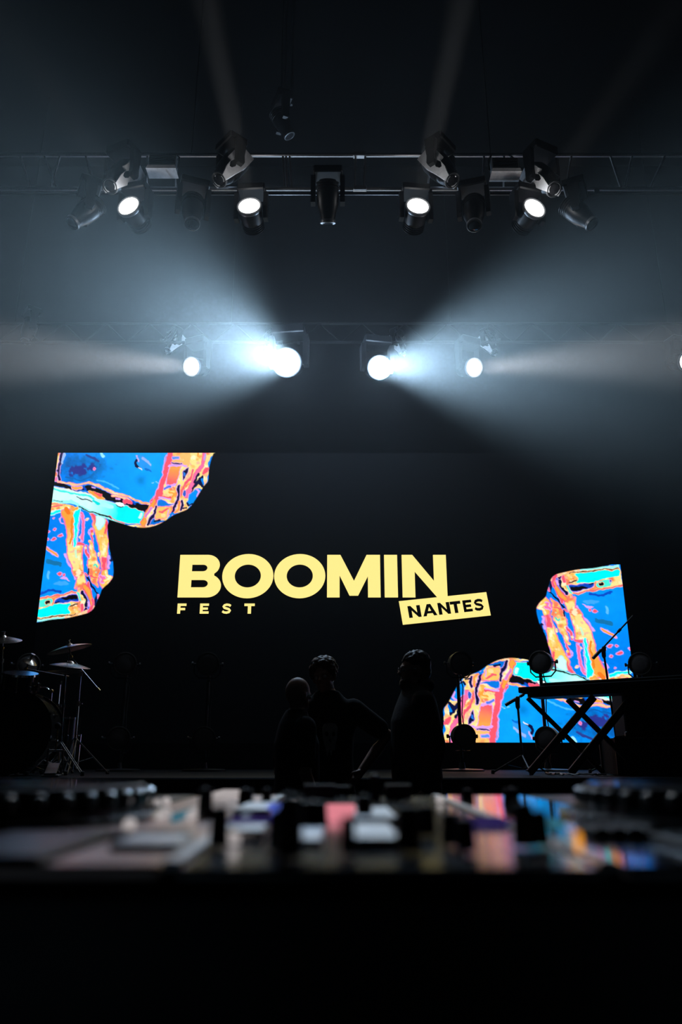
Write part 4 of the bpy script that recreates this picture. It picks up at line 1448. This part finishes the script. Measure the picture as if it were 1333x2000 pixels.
# ------------------------------------------------------------------ cases and speaker on the right of the stage
def flight_case(label, cx, cy, wx, wy, h, z0, rz):
    t = thing('flight_case', label, 'case', (cx, cy, z0), 'black flight cases', rz)
    MB().box((0, 0, h / 2), (wx - .01, wy - .01, h - .01)).build('body', 'case_black', t)
    for sx_ in (-1, 1):
        for sy_ in (-1, 1):
            MB().box((sx_ * wx / 2, sy_ * wy / 2, h / 2), (.022, .022, h), bevel=.003).build('edge_rail', 'case_edge', t)
    for zq in (.011, h * .72, h - .011):
        MB().box((0, -wy / 2, zq), (wx, .014, .016), bevel=.003).build('edge_rail', 'case_edge', t)
    for k in (-1, 1):
        MB().box((k * wx * .28, -wy / 2 - .006, h * .72), (.07, .012, .08), bevel=.003).build('latch', 'case_edge', t)
    MB().box((0, -wy / 2 - .008, h * .4), (.16, .016, .06), bevel=.006).build('handle', 'rubber', t)
    return t


fc = at(1268, 1480, 6.6)
flight_case('low black flight case on the stage under the right end of the table', fc.x + .06, 6.75, .66, .5, .30, SZ, R(-4))
amp = thing('speaker_cabinet', 'black speaker cabinet standing on the low flight case', 'speaker', (fc.x + .14, 6.78, SZ + .287), rz=R(-6))
MB().box((0, 0, .25), (.56, .38, .46), bevel=.012).build('cabinet', 'case_black', amp)
MB().box((0, -.195, .22), (.50, .012, .36), bevel=.004).build('grille', 'speaker_cloth', amp)
MB().lathe([(.15, 0), (.155, .006), (.145, .01), (.14, .002)], (0, -.198, .21), (0, -1, 0), 30).build('cone_ring', 'fixture_black', amp)
MB().box((0, -.195, .44), (.50, .014, .05), bevel=.004).build('control_strip', 'fixture_grey', amp)
for k in range(6):
    MB().lathe([(.012, 0), (.011, .018), (.001, .019)], (-.2 + .08 * k, -.202, .44), (0, -1, 0), 10).build('knob', 'knob_black', amp)
for sx_ in (-1, 1):
    for zq in (.04, .46):
        MB().box((sx_ * .262, -.17, zq), (.045, .05, .045), bevel=.008).build('corner_guard', 'case_edge', amp)
for sx_ in (-1, 1):
    for sy_ in (-1, 1):
        MB().lathe([(.02, .013), (.02, .02), (.016, .022)], (sx_ * .22, sy_ * .14, 0), n=10).build('foot', 'rubber', amp)

# cables lying on the stage
rc = random.Random(7)
cabs = [('cable_black', [(1085, 1512), (1105, 1505), (1118, 1501), (1128, 1506), (1150, 1510), (1185, 1512)], 'thin dark cable looping over the stage beside the flight case'),
        ('cable_white', [(1100, 1512), (1112, 1508), (1130, 1509), (1165, 1503), (1192, 1499)], 'pale cable crossing the stage towards the flight case'),
        ('cable_black', [(1088, 1508), (1110, 1510), (1135, 1512), (1160, 1513), (1178, 1510)], 'dark cable lying lowest in the tangle on the stage'),
        ('cable_white', [(1104, 1508), (1114, 1503), (1122, 1507), (1112, 1511), (1126, 1513)], 'short pale cable end curled in the tangle')]
for mname, pts, lab in cabs:
    P_ = []
    for q in smooth_poly([(a_, b_) for a_, b_ in pts], False, 6):
        w_ = at(q[0], 1510, 6.25)
        P_.append(V((w_.x, 6.25 + (1512 - q[1]) * .07, SZ + .011 + .006 * math.sin(q[0] * .3) ** 2)))
    ob = MB().tube(P_, .006, 6).build('cable', mname)
    tag(ob, lab, 'cable', 'cables on the stage')
sp = at(1192, 1511, 6.3)
ob = MB().box((0, 0, .003), (.09, .22, .004), bevel=.001).build('paper_sheet', 'tape_white', smooth=False)
ob.location = (sp.x - .05, 6.3, SZ + .002)
tag(ob, 'white paper set list taped to the stage beside the flight case', 'paper')


# ------------------------------------------------------------------ people
def voxel(mb, size, smooth_it=6, name='tmp'):
    me = mb.mesh(name)
    ob = bpy.data.objects.new(name, me)
    COL.objects.link(ob)
    md = ob.modifiers.new('r', 'REMESH')
    md.mode = 'VOXEL'
    md.voxel_size = size
    sm = ob.modifiers.new('s', 'SMOOTH')
    sm.iterations = smooth_it
    sm.factor = .5
    dg = bpy.context.evaluated_depsgraph_get()
    ev = ob.evaluated_get(dg)
    out = bpy.data.meshes.new_from_object(ev)
    bpy.data.objects.remove(ob)
    return out


def person(label, loc, rz, H, joints, head_yaw=0, head_tilt=(0, 0), build=1.0, hair=None, beard=False, glasses=False, hood=False, shirt='black_cotton', print_=False, long_sleeve=False):
    """faces -y before rz; joints: elbow/wrist of the person's two arms by side (+1 picks +x)"""
    k = H / 1.75
    t = thing('person', label, 'person', loc, rz=rz)
    S = lambda *p: V(p) * k

    def limb(mb, pts, rs):
        pts = [V(p) * k for p in pts]
        mb.tube(pts, [r * k for r in rs], 14)
        for p, r in zip(pts, rs):
            mb.ball(p, r * k * .98, 12)

    def torso(mb, g=0.0, z0=.86):
        b = build
        rg = [(.86, .165 * b, .115 * b, 0), (.94, .175 * b, .12 * b, 0), (1.02, .165 * b, .12 * b, -.005), (1.10, .158 * b, .118 * b, -.01), (1.20, .165 * b, .118 * b, -.005), (1.30, .182 * b, .12 * b, 0),
              (1.38, .185, .11, .005), (1.44, .16, .09, .01), (1.49, .10, .07, .01), (1.53, .06, .058, .0)]
        mb.loft([(V((0, y, z)) * k, (rx + g) * k, (ry + g) * k) for z, rx, ry, y in rg if z >= z0], 24)

    hm = Matrix.Rotation(head_yaw, 3, 'Z') @ Matrix.Rotation(head_tilt[0], 3, 'X') @ Matrix.Rotation(head_tilt[1], 3, 'Y')
    neck = V((0, .005, 1.50)) * k

    def hp(*p):
        """head-local point (0 at chin-level pivot) to body"""
        return neck + hm @ (V(p) * k)

    body = MB()
    torso(body)
    for s in (-1, 1):
        limb(body, [(s * .09, 0, .90), (s * .105, -.005, .70), (s * .11, -.01, .50), (s * .115, .01, .33), (s * .12, .02, .09)], [.088, .080, .058, .056, .038])
        limb(body, [(s * .12, .02, .05), (s * .13, -.12, .035)], [.038, .030])
        sh, el, wr = (s * .175, .0, 1.405), joints[s][0], joints[s][1]
        sh_, el_, wr_ = V(sh), V(el), V(wr)
        limb(body, [sh, sh_.lerp(el_, .5), el, el_.lerp(wr_, .4), wr], [.062, .050, .042, .042, .028])
        # hand: palm and five bent fingers
        fd = (wr_ - el_).normalized()
        inn = V(joints[s][2]).normalized()          # the way the palm faces
        inn = (inn - fd * inn.dot(fd)).normalized()
        side = fd.cross(inn).normalized()
        limb(body, [wr_, wr_ + fd * .05, wr_ + fd * .085], [.026, .030, .028])
        for f, (o_, ln) in enumerate(((-.030, .060), (-.010, .072), (.010, .070), (.029, .055))):
            b0 = wr_ + fd * .085 + side * o_
            b1 = b0 + fd * ln * .5 + inn * .012
            b2 = b1 + fd * ln * .30 + inn * .026
            b3 = b2 + fd * ln * .06 + inn * .022
            limb(body, [b0, b1, b2, b3], [.0095, .009, .0085, .0075])
        th = -1 if V((0, -1, 0)).dot(side) > 0 else 1
        b0 = wr_ + fd * .025 - side * (.026 * th)
        limb(body, [b0, b0 + fd * .03 - side * (.022 * th) + inn * .012, b0 + fd * .06 - side * (.026 * th) + inn * .025], [.013, .011, .009])
    # neck and head
    body.tube([V((0, .01, 1.44)) * k, hp(0, 0, .03), hp(0, -.005, .10)], [.060 * k, .055 * k, .056 * k], 16)
    hr = hm
    body.ball(hp(0, .012, .148), (.075 * k, .094 * k, .100 * k), 20, hr)     # skull
    body.ball(hp(0, -.030, .085), (.056 * k, .060 * k, .066 * k), 16, hr)     # face and jaw
    body.ball(hp(0, -.075, .040), (.026 * k, .022 * k, .020 * k), 10, hr)     # chin
    body.tube([hp(0, -.085, .135), hp(0, -.108, .098)], [.009 * k, .015 * k], 8)   # nose
    body.ball(hp(0, -.085, .068), (.026 * k, .012 * k, .008 * k), 10, hr)
    body.ball(hp(0, -.083, .058), (.023 * k, .012 * k, .007 * k), 10, hr)
    body.tube([hp(-.042, -.074, .144), hp(0, -.088, .147), hp(.042, -.074, .144)], .010 * k, 8)   # brow
    for s in (-1, 1):
        body.ball(hp(s * .078, .008, .115), (.010 * k, .020 * k, .032 * k), 10, hr)
    me = voxel(body, .0085, 4)
    mobj('body', me, 'skin', t, ang=180)
    for s in (-1, 1):
        MB().ball(hp(s * .030, -.076, .125), .0125 * k, 10, hr).build('eye', 'eye_white', t)
    # clothes
    cl = MB()
    torso(cl, .014 + (.012 if hood else 0), .88)
    for s in (-1, 1):
        sh_, el_, wr_ = V((s * .175, 0, 1.405)), V(joints[s][0]), V(joints[s][1])
        if long_sleeve:
            limb(cl, [sh_, sh_.lerp(el_, .5), el_, el_.lerp(wr_, .5), el_.lerp(wr_, .93)], [.080, .070, .060, .055, .044])
        else:
            limb(cl, [sh_, sh_.lerp(el_, .4), sh_.lerp(el_, .75)], [.078, .072, .070])
    cl.loft([(V((0, 0, z)) * k, rx * build * k, ry * build * k) for z, rx, ry in ((.84, .182, .136), (.88, .186, .138), (.95, .186, .136))], 24)
    if hood:
        cl.ball(hp(0, .055, .02), (.105 * k, .075 * k, .06 * k), 14)
    mobj('sweatshirt' if hood else 't_shirt', voxel(cl, .011, 3), shirt, t, ang=180)
    tr_ = MB()
    tr_.loft([(V((0, 0, z)) * k, rx * build * k, ry * build * k) for z, rx, ry in ((.78, .150, .115), (.86, .176, .128), (.94, .180, .130), (1.0, .172, .128))], 24)
    for s in (-1, 1):
        limb(tr_, [(s * .09, 0, .88), (s * .105, -.005, .70), (s * .11, -.01, .50), (s * .115, .01, .33), (s * .12, .02, .07)], [.102, .095, .078, .074, .070])
    mobj('trousers', voxel(tr_, .012, 3), 'dark_denim', t, ang=180)
    for s in (-1, 1):
        sh_m = MB().loft([(V((s * .125, -.05, z)) * k, rx * k, ry * k) for z, rx, ry in ((.0, .050, .145), (.03, .052, .148), (.06, .046, .125), (.085, .040, .08))], 18)
        sh_m.build('shoe', 'shoe', t, ang=60)
    rr = random.Random(int(abs(loc[0]) * 1000))
    if hair == 'curly':
        hb_ = MB()
        hb_.ball(hp(0, .022, .165), (.086 * k, .100 * k, .095 * k), 16, hr)
        for i in range(170):
            a, b = rr.uniform(0, 2 * math.pi), rr.uniform(-.35, 1)
            q = V((math.cos(a) * math.sqrt(1 - b * b), math.sin(a) * math.sqrt(1 - b * b), b))
            if q.y < -.55 and q.z < .45: continue
            hb_.ball(hp(q.x * .088, .02 + q.y * .102, .16 + q.z * .098), rr.uniform(.012, .022) * k, 8)
        mobj('hair', voxel(hb_, .007, 1), 'hair_brown', t, ang=180)
    elif hair == 'short':
        hb_ = MB()
        hb_.ball(hp(0, .022, .166), (.080 * k, .097 * k, .092 * k), 18, hr)
        hb_.ball(hp(0, .050, .120), (.072 * k, .068 * k, .075 * k), 16, hr)
        for i in range(90):
            a, b = rr.uniform(0, 2 * math.pi), rr.uniform(.05, 1)
            q = V((math.cos(a) * math.sqrt(1 - b * b), math.sin(a) * math.sqrt(1 - b * b), b))
            hb_.ball(hp(q.x * .078, .02 + q.y * .095, .168 + q.z * .088), .010 * k, 6)
        mobj('hair', voxel(hb_, .007, 2), 'hair_dark', t, ang=180)
    if beard:
        bb = MB()
        bb.ball(hp(0, -.055, .045), (.050 * k, .050 * k, .038 * k), 14, hr)
        bb.ball(hp(0, -.078, .030), (.034 * k, .030 * k, .034 * k), 12, hr)
        mobj('beard', voxel(bb, .006, 2), 'hair_dark', t, ang=180)
    if glasses:
        g = MB()
        for s in (-1, 1):
            c0 = (s * .032, -.100, .126)
            ringp = [hp(c0[0] + .024 * math.cos(q_), c0[1], c0[2] + .019 * math.sin(q_)) for q_ in [2 * math.pi * i / 16 for i in range(17)]]
            g.tube(ringp, .0022, 5, cap=False)
            g.tube([hp(s * .056, -.100, .130), hp(s * .080, -.03, .130), hp(s * .082, .015, .124)], .0022, 5)
        g.tube([hp(-.008, -.101, .128), hp(.008, -.101, .128)], .0022, 5)
        g.build('glasses', 'chrome', t)
    if print_:
        # pale print on the chest: wide top and ragged tapering foot, draped on the cloth
        pr = MB()
        pts = [(-.050, .06), (-.035, .085), (.0, .09), (.035, .085), (.050, .06), (.046, .0), (.038, -.04), (.030, -.085), (.018, -.07), (.008, -.115), (-.006, -.075), (-.018, -.12), (-.028, -.07), (-.040, -.03), (-.046, .0)]
        yy = lambda x: -(.134 * build + .012) * k * math.sqrt(max(.05, 1 - (x / .2) ** 2)) - .004
        n = len(pts)
        fa = [V((p[0] * k, yy(p[0]), (1.22 + p[1]) * k)) for p in pts]
        fb = [q + V((0, .02, 0)) for q in fa]
        cq = V((0, yy(0) - .001, 1.225 * k))
        pr.add(fa + fb + [cq], [(i, (i + 1) % n, 2 * n) for i in range(n)] + [(i, (i + 1) % n, n + (i + 1) % n, n + i) for i in range(n)])
        pr.build('chest_print', 'print_grey', t, ang=60)
        dk = MB()
        for (a, b, c_, d__) in ((-.022, .02, .012, .016), (.022, .02, .012, .016), (0, -.02, .007, .012)):
            dk.ball((a * k, yy(a) - .001, (1.22 + b) * k), (c_ * k, .003, d__ * k), 8)
        dk.build('chest_print_mark', 'black_cotton', t)
    return t


# facing the viewer, hand on hip, leaning in
hz2 = at(630, 1285, 5.35)
person('person with curly hair and printed dark t-shirt, hand on hip', (at(640, 1400, 5.35).x, 5.35, 0), R(8), hz2.z,
       {1: [(.42, .04, 1.24), (.22, -.06, 1.01), (-1, .2, -.2)], -1: [(-.235, -.02, 1.13), (-.22, -.10, .88), (1, 0, 0)]},
       head_yaw=R(-25), head_tilt=(R(8), R(-9)), hair='curly', print_=True)
hz1 = at(604, 1322, 4.88)
person('bald person in dark t-shirt close beside the curly-haired person', (at(580, 1420, 4.88).x, 4.88, 0), R(112), hz1.z,
       {1: [(.27, .03, 1.12), (.25, -.08, .87), (-1, 0, 0)], -1: [(-.27, .03, 1.12), (-.24, -.08, .87), (1, 0, 0)]}, head_yaw=R(20), head_tilt=(R(8), 0), build=1.12)
hz3 = at(812, 1272, 5.3)
person('person with glasses and beard in a dark hooded top, seen in profile', (at(812, 1400, 5.3).x, 5.3, 0), R(-78), hz3.z,
       {1: [(.235, .06, 1.13), (.22, -.02, .88), (-1, 0, 0)], -1: [(-.235, .06, 1.13), (-.22, -.02, .88), (1, 0, 0)]}, head_yaw=R(-5), head_tilt=(R(2), 0),
       hair='short', beard=True, glasses=True, hood=True, shirt='charcoal_fleece', long_sleeve=True, build=1.1)

# ------------------------------------------------------------------ DJ controller in the foreground
ZD = CAM.z - 0.034
ZJ = CAM.z - 0.0150
FY, BY = 0.273, 0.80
dj = thing('dj_table', 'black cloth-covered table under the DJ controller', 'table', (0, .60, 0))
MB().box((0, 0, .965), (2.0, .80, .04), bevel=.006).build('table_top', 'case_black', dj)
ck = MB()
per = [(-1.01, -.41), (1.01, -.41), (1.01, .41), (-1.01, .41)]
loop = []
for i in range(4):
    a_, b_ = V(per[i]), V(per[(i + 1) % 4])
    for j in range(24):
        loop.append(a_.lerp(b_, j / 24))
nl = len(loop)
rgs = []
for zi, zq in enumerate((.988, .985, .80, .45, .02)):
    for i, p in enumerate(loop):
        f = 1 + (.012 * math.sin(i * 1.7) + .006 * math.sin(i * .9)) * (min(zi, 3) / 3)
        rgs.append((p.x * f, p.y * (f + .01 * zi), zq))
ck.add(rgs, [(z * nl + i, z * nl + (i + 1) % nl, (z + 1) * nl + (i + 1) % nl, (z + 1) * nl + i) for z in range(4) for i in range(nl)] + [tuple(range(nl))])
ck.build('table_cloth', 'table_cloth', dj, ang=60)
for sx_ in (-1, 1):
    for sy_ in (-1, 1):
        MB().tube([(sx_ * .92, sy_ * .34, 0), (sx_ * .92, sy_ * .34, .95)], .02, 8).build('leg', 'black_metal', dj)

XM0, XM1 = -.058, .092         # mixer section between the decks
XC = (XM0 + XM1) / 2
ct = thing('dj_controller', 'black DJ controller with two jog wheels and a mixer, blurred in the foreground', 'DJ controller', (XC, (FY + BY) / 2, .989))
co = V(ct.location)


def cadd(mb, name, m, parent=None, smooth=True):
    mb.v = [tuple(V(p) - co) for p in mb.v]
    return mb.build(name, m, parent or ct, smooth=smooth)


ZB = .991
cadd(MB().box((XC, (FY + BY) / 2, (ZB + ZD - .004) / 2), (.90, BY - FY, ZD - .004 - ZB), bevel=.006), 'body', 'deck_black')
for (xa_, xb_, nm, mm) in ((XC - .445, -.142, 'jog_well_plate', 'deck_black'), (-.139, XM0 - .003, 'deck_plate', 'deck_plate'),
                           (XM1 + .003, .180, 'deck_plate', 'deck_plate_gloss'), (.183, XC + .445, 'jog_well_plate', 'deck_black')):
    cadd(MB().box(((xa_ + xb_) / 2, (FY + BY) / 2, ZD - .003), (xb_ - xa_, BY - FY - .012, .006), bevel=.0015), nm, mm)
cadd(MB().box((XC, (FY + BY) / 2, ZD - .004), (XM1 - XM0 - .004, BY - FY - .012, .006), bevel=.0015), 'mixer_plate', 'deck_plate_mix')
for x_ in (XM0, XM1):
    cadd(MB().box((x_, (FY + BY) / 2, ZD - .001), (.007, BY - FY - .02, .004), bevel=.001), 'edge_strip', 'strip_white')

for xa_, xb_ in ((-.150, -.102), (.136, .190)):
    cadd(MB().box(((xa_ + xb_) / 2, FY + .052, ZD + .0015), (xb_ - xa_, .095, .003), bevel=.001), 'pad_bank', 'deck_black')
for jx in (XC - .243, XC + .240):
    jc = V((jx, .50, ZD))
    hj = ZJ - ZD
    jog = cadd(MB().lathe([(.108, 0), (.108, hj * .35), (.104, hj * .55), (.101, hj * .97), (.099, hj)], jc, (0, 0, 1), 60), 'jog_wheel', 'deck_black')
    cadd(MB().lathe([(.0985, hj - .002), (.0985, hj + .0004), (.001, hj + .0005)], jc, (0, 0, 1), 60), 'top_plate', 'jog_gloss', jog)
    rim = MB()
    for i in range(44):
        a = 2 * math.pi * i / 44
        p = jc + V((.1045 * math.cos(a), .1045 * math.sin(a), hj * .62))
        rim.ball(p, (.0048, .0048, .005), 8)
    cadd(rim, 'rim_grip', 'jog_silver', jog)
    cadd(MB().lathe([(.118, 0), (.120, .003), (.112, .004), (.110, .001)], jc, (0, 0, 1), 60), 'jog_collar', 'jog_silver')
    # play and cue buttons, pads, tempo slider
    for i, (bx2, by2) in enumerate(((-.135, .34), (-.135, .40))):
        cadd(MB().lathe([(.016, 0), (.016, .005), (.014, .007), (.001, .0075)], (jx + bx2 * (1 if jx < XC else -1), by2, ZD), (0, 0, 1), 20), 'play_button', 'knob_cap')

# tempo slider and buttons of the left deck, seen bright in the blur
def onp(px, py, dz=0.0):
    return onz(px, py, ZD + dz)


def button(px, py, wpx, dpx, m, name='button', h=.004):
    c0 = onp(px, py)
    c1 = onp(px, py - dpx)
    wd = wpx * c0.y * 1.06 / F_PX
    dp = max(.006, c1.y - c0.y)
    cadd(MB().box(c0 + V((0, dp / 2, h / 2)), (wd, dp, h), bevel=min(.0012, h * .3)), name, m)


def glint(px, py, m='button_glint_white', r=.0022):  # small glowing dot that paints in a lamp glint on the deck
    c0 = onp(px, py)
    cadd(MB().lathe([(r * 1.6, 0), (r * 1.6, .003), (r, .0045), (.001, .005)], c0, (0, 0, 1), 12), 'glint_dot', m)


def knob(px, base, top, wpx, cap=None, m='knob_black'):
    c0 = onp(px, base)
    s_ = c0.y * 1.06 / F_PX
    r = wpx * s_ / 2
    h = max(.008, (base - top) * c0.y * 1.09 / F_PX)
    kb = cadd(MB().lathe([(r * 1.05, 0), (r * 1.05, h * .12), (r, h * .16), (r * .9, h * .92), (r * .82, h), (.001, h)], c0, (0, 0, 1), 20), 'knob', m)
    cadd(MB().box(c0 + V((0, -r * .45, h + .0006)), (r * .18, r * .9, .0012)), 'pointer', 'knob_cap', kb)
    if cap:
        cadd(MB().lathe([(r * .84, h - .001), (r * .8, h + .0016), (.001, h + .002)], c0, (0, 0, 1), 20), 'cap', cap, kb)


def fader(px, base, top, wpx, m='knob_cap'):
    c0 = onp(px, base)
    s_ = c0.y * 1.06 / F_PX
    wd = wpx * s_
    h = max(.008, (base - top) * c0.y * 1.09 / F_PX)
    cadd(MB().box(c0 + V((0, 0, .0006)), (.004, .05, .0012)), 'fader_slot', 'deck_black')
    kb = cadd(MB().box(c0 + V((0, 0, h / 2)), (wd, .013, h), bevel=.0015), 'fader_cap', 'knob_black')
    cadd(MB().box(c0 + V((0, 0, h + .0008)), (wd * .96, .010, .0016)), 'fader_line', m, kb)


for a_ in ((400, 1598, 1552, 26), (427, 1652, 1592, 34), (480, 1572, 1547, 26), (521, 1570, 1546, 18), (565, 1672, 1580, 46), (540, 1660, 1600, 30), (612, 1616, 1576, 50), (712, 1602, 1564, 28),
           (800, 1662, 1592, 44), (836, 1630, 1586, 30), (884, 1650, 1600, 40), (912, 1662, 1612, 34), (1000, 1572, 1546, 28), (914, 1562, 1546, 20), (1026, 1652, 1586, 40), (1056, 1650, 1598, 34), (680, 1668, 1612, 26)):
    knob(*a_)
knob(733, 1566, 1526, 20, cap='knob_cap')
fader(624, 1562, 1541, 56)
fader(778, 1564, 1541, 44)
fader(668, 1556, 1546, 30)
button(535, 1592, 40, 12, 'button_blue')
button(665, 1602, 62, 20, 'button_pink')
button(735, 1612, 80, 24, 'strip_white')
button(734, 1658, 90, 34, 'strip_white')
button(490, 1594, 66, 16, 'strip_white')
button(480, 1640, 60, 14, 'strip_white')
button(500, 1612, 110, 10, 'glow_violet', h=.002)
button(600, 1650, 50, 30, 'strip_white', h=.002)
button(280, 1664, 120, 20, 'strip_white', h=.003)
button(432, 1558, 44, 8, 'button_glint_white')
c0 = onp(1133, 1674)
cadd(MB().box(c0 + V((0, 0, .005)), (.0016, .004, .007), bevel=.0005), 'level_light', 'button_amber')
button(965, 1612, 70, 10, 'glow_violet', h=.002)  # glowing strip painting in the lower picture's reflection on the right deck
button(1070, 1612, 60, 8, 'glow_cyan', h=.002)  # the picture's cyan reflection on the right deck, painted as a glowing strip
button(335, 1606, 5, 16, 'glow_cyan')
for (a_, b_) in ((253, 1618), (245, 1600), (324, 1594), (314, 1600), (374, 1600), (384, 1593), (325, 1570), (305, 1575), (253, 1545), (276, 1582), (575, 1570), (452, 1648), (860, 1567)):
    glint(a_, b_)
# tempo fader on the left deck, performance pads of the right deck
c0 = onp(360, 1640)
for i in range(4):
    button(1180 + i * 34, 1640, 26, 12, 'knob_black', 'pad', .005)
    button(225 + i * 40, 1640, 26, 6, 'knob_cap', 'pad', .003)
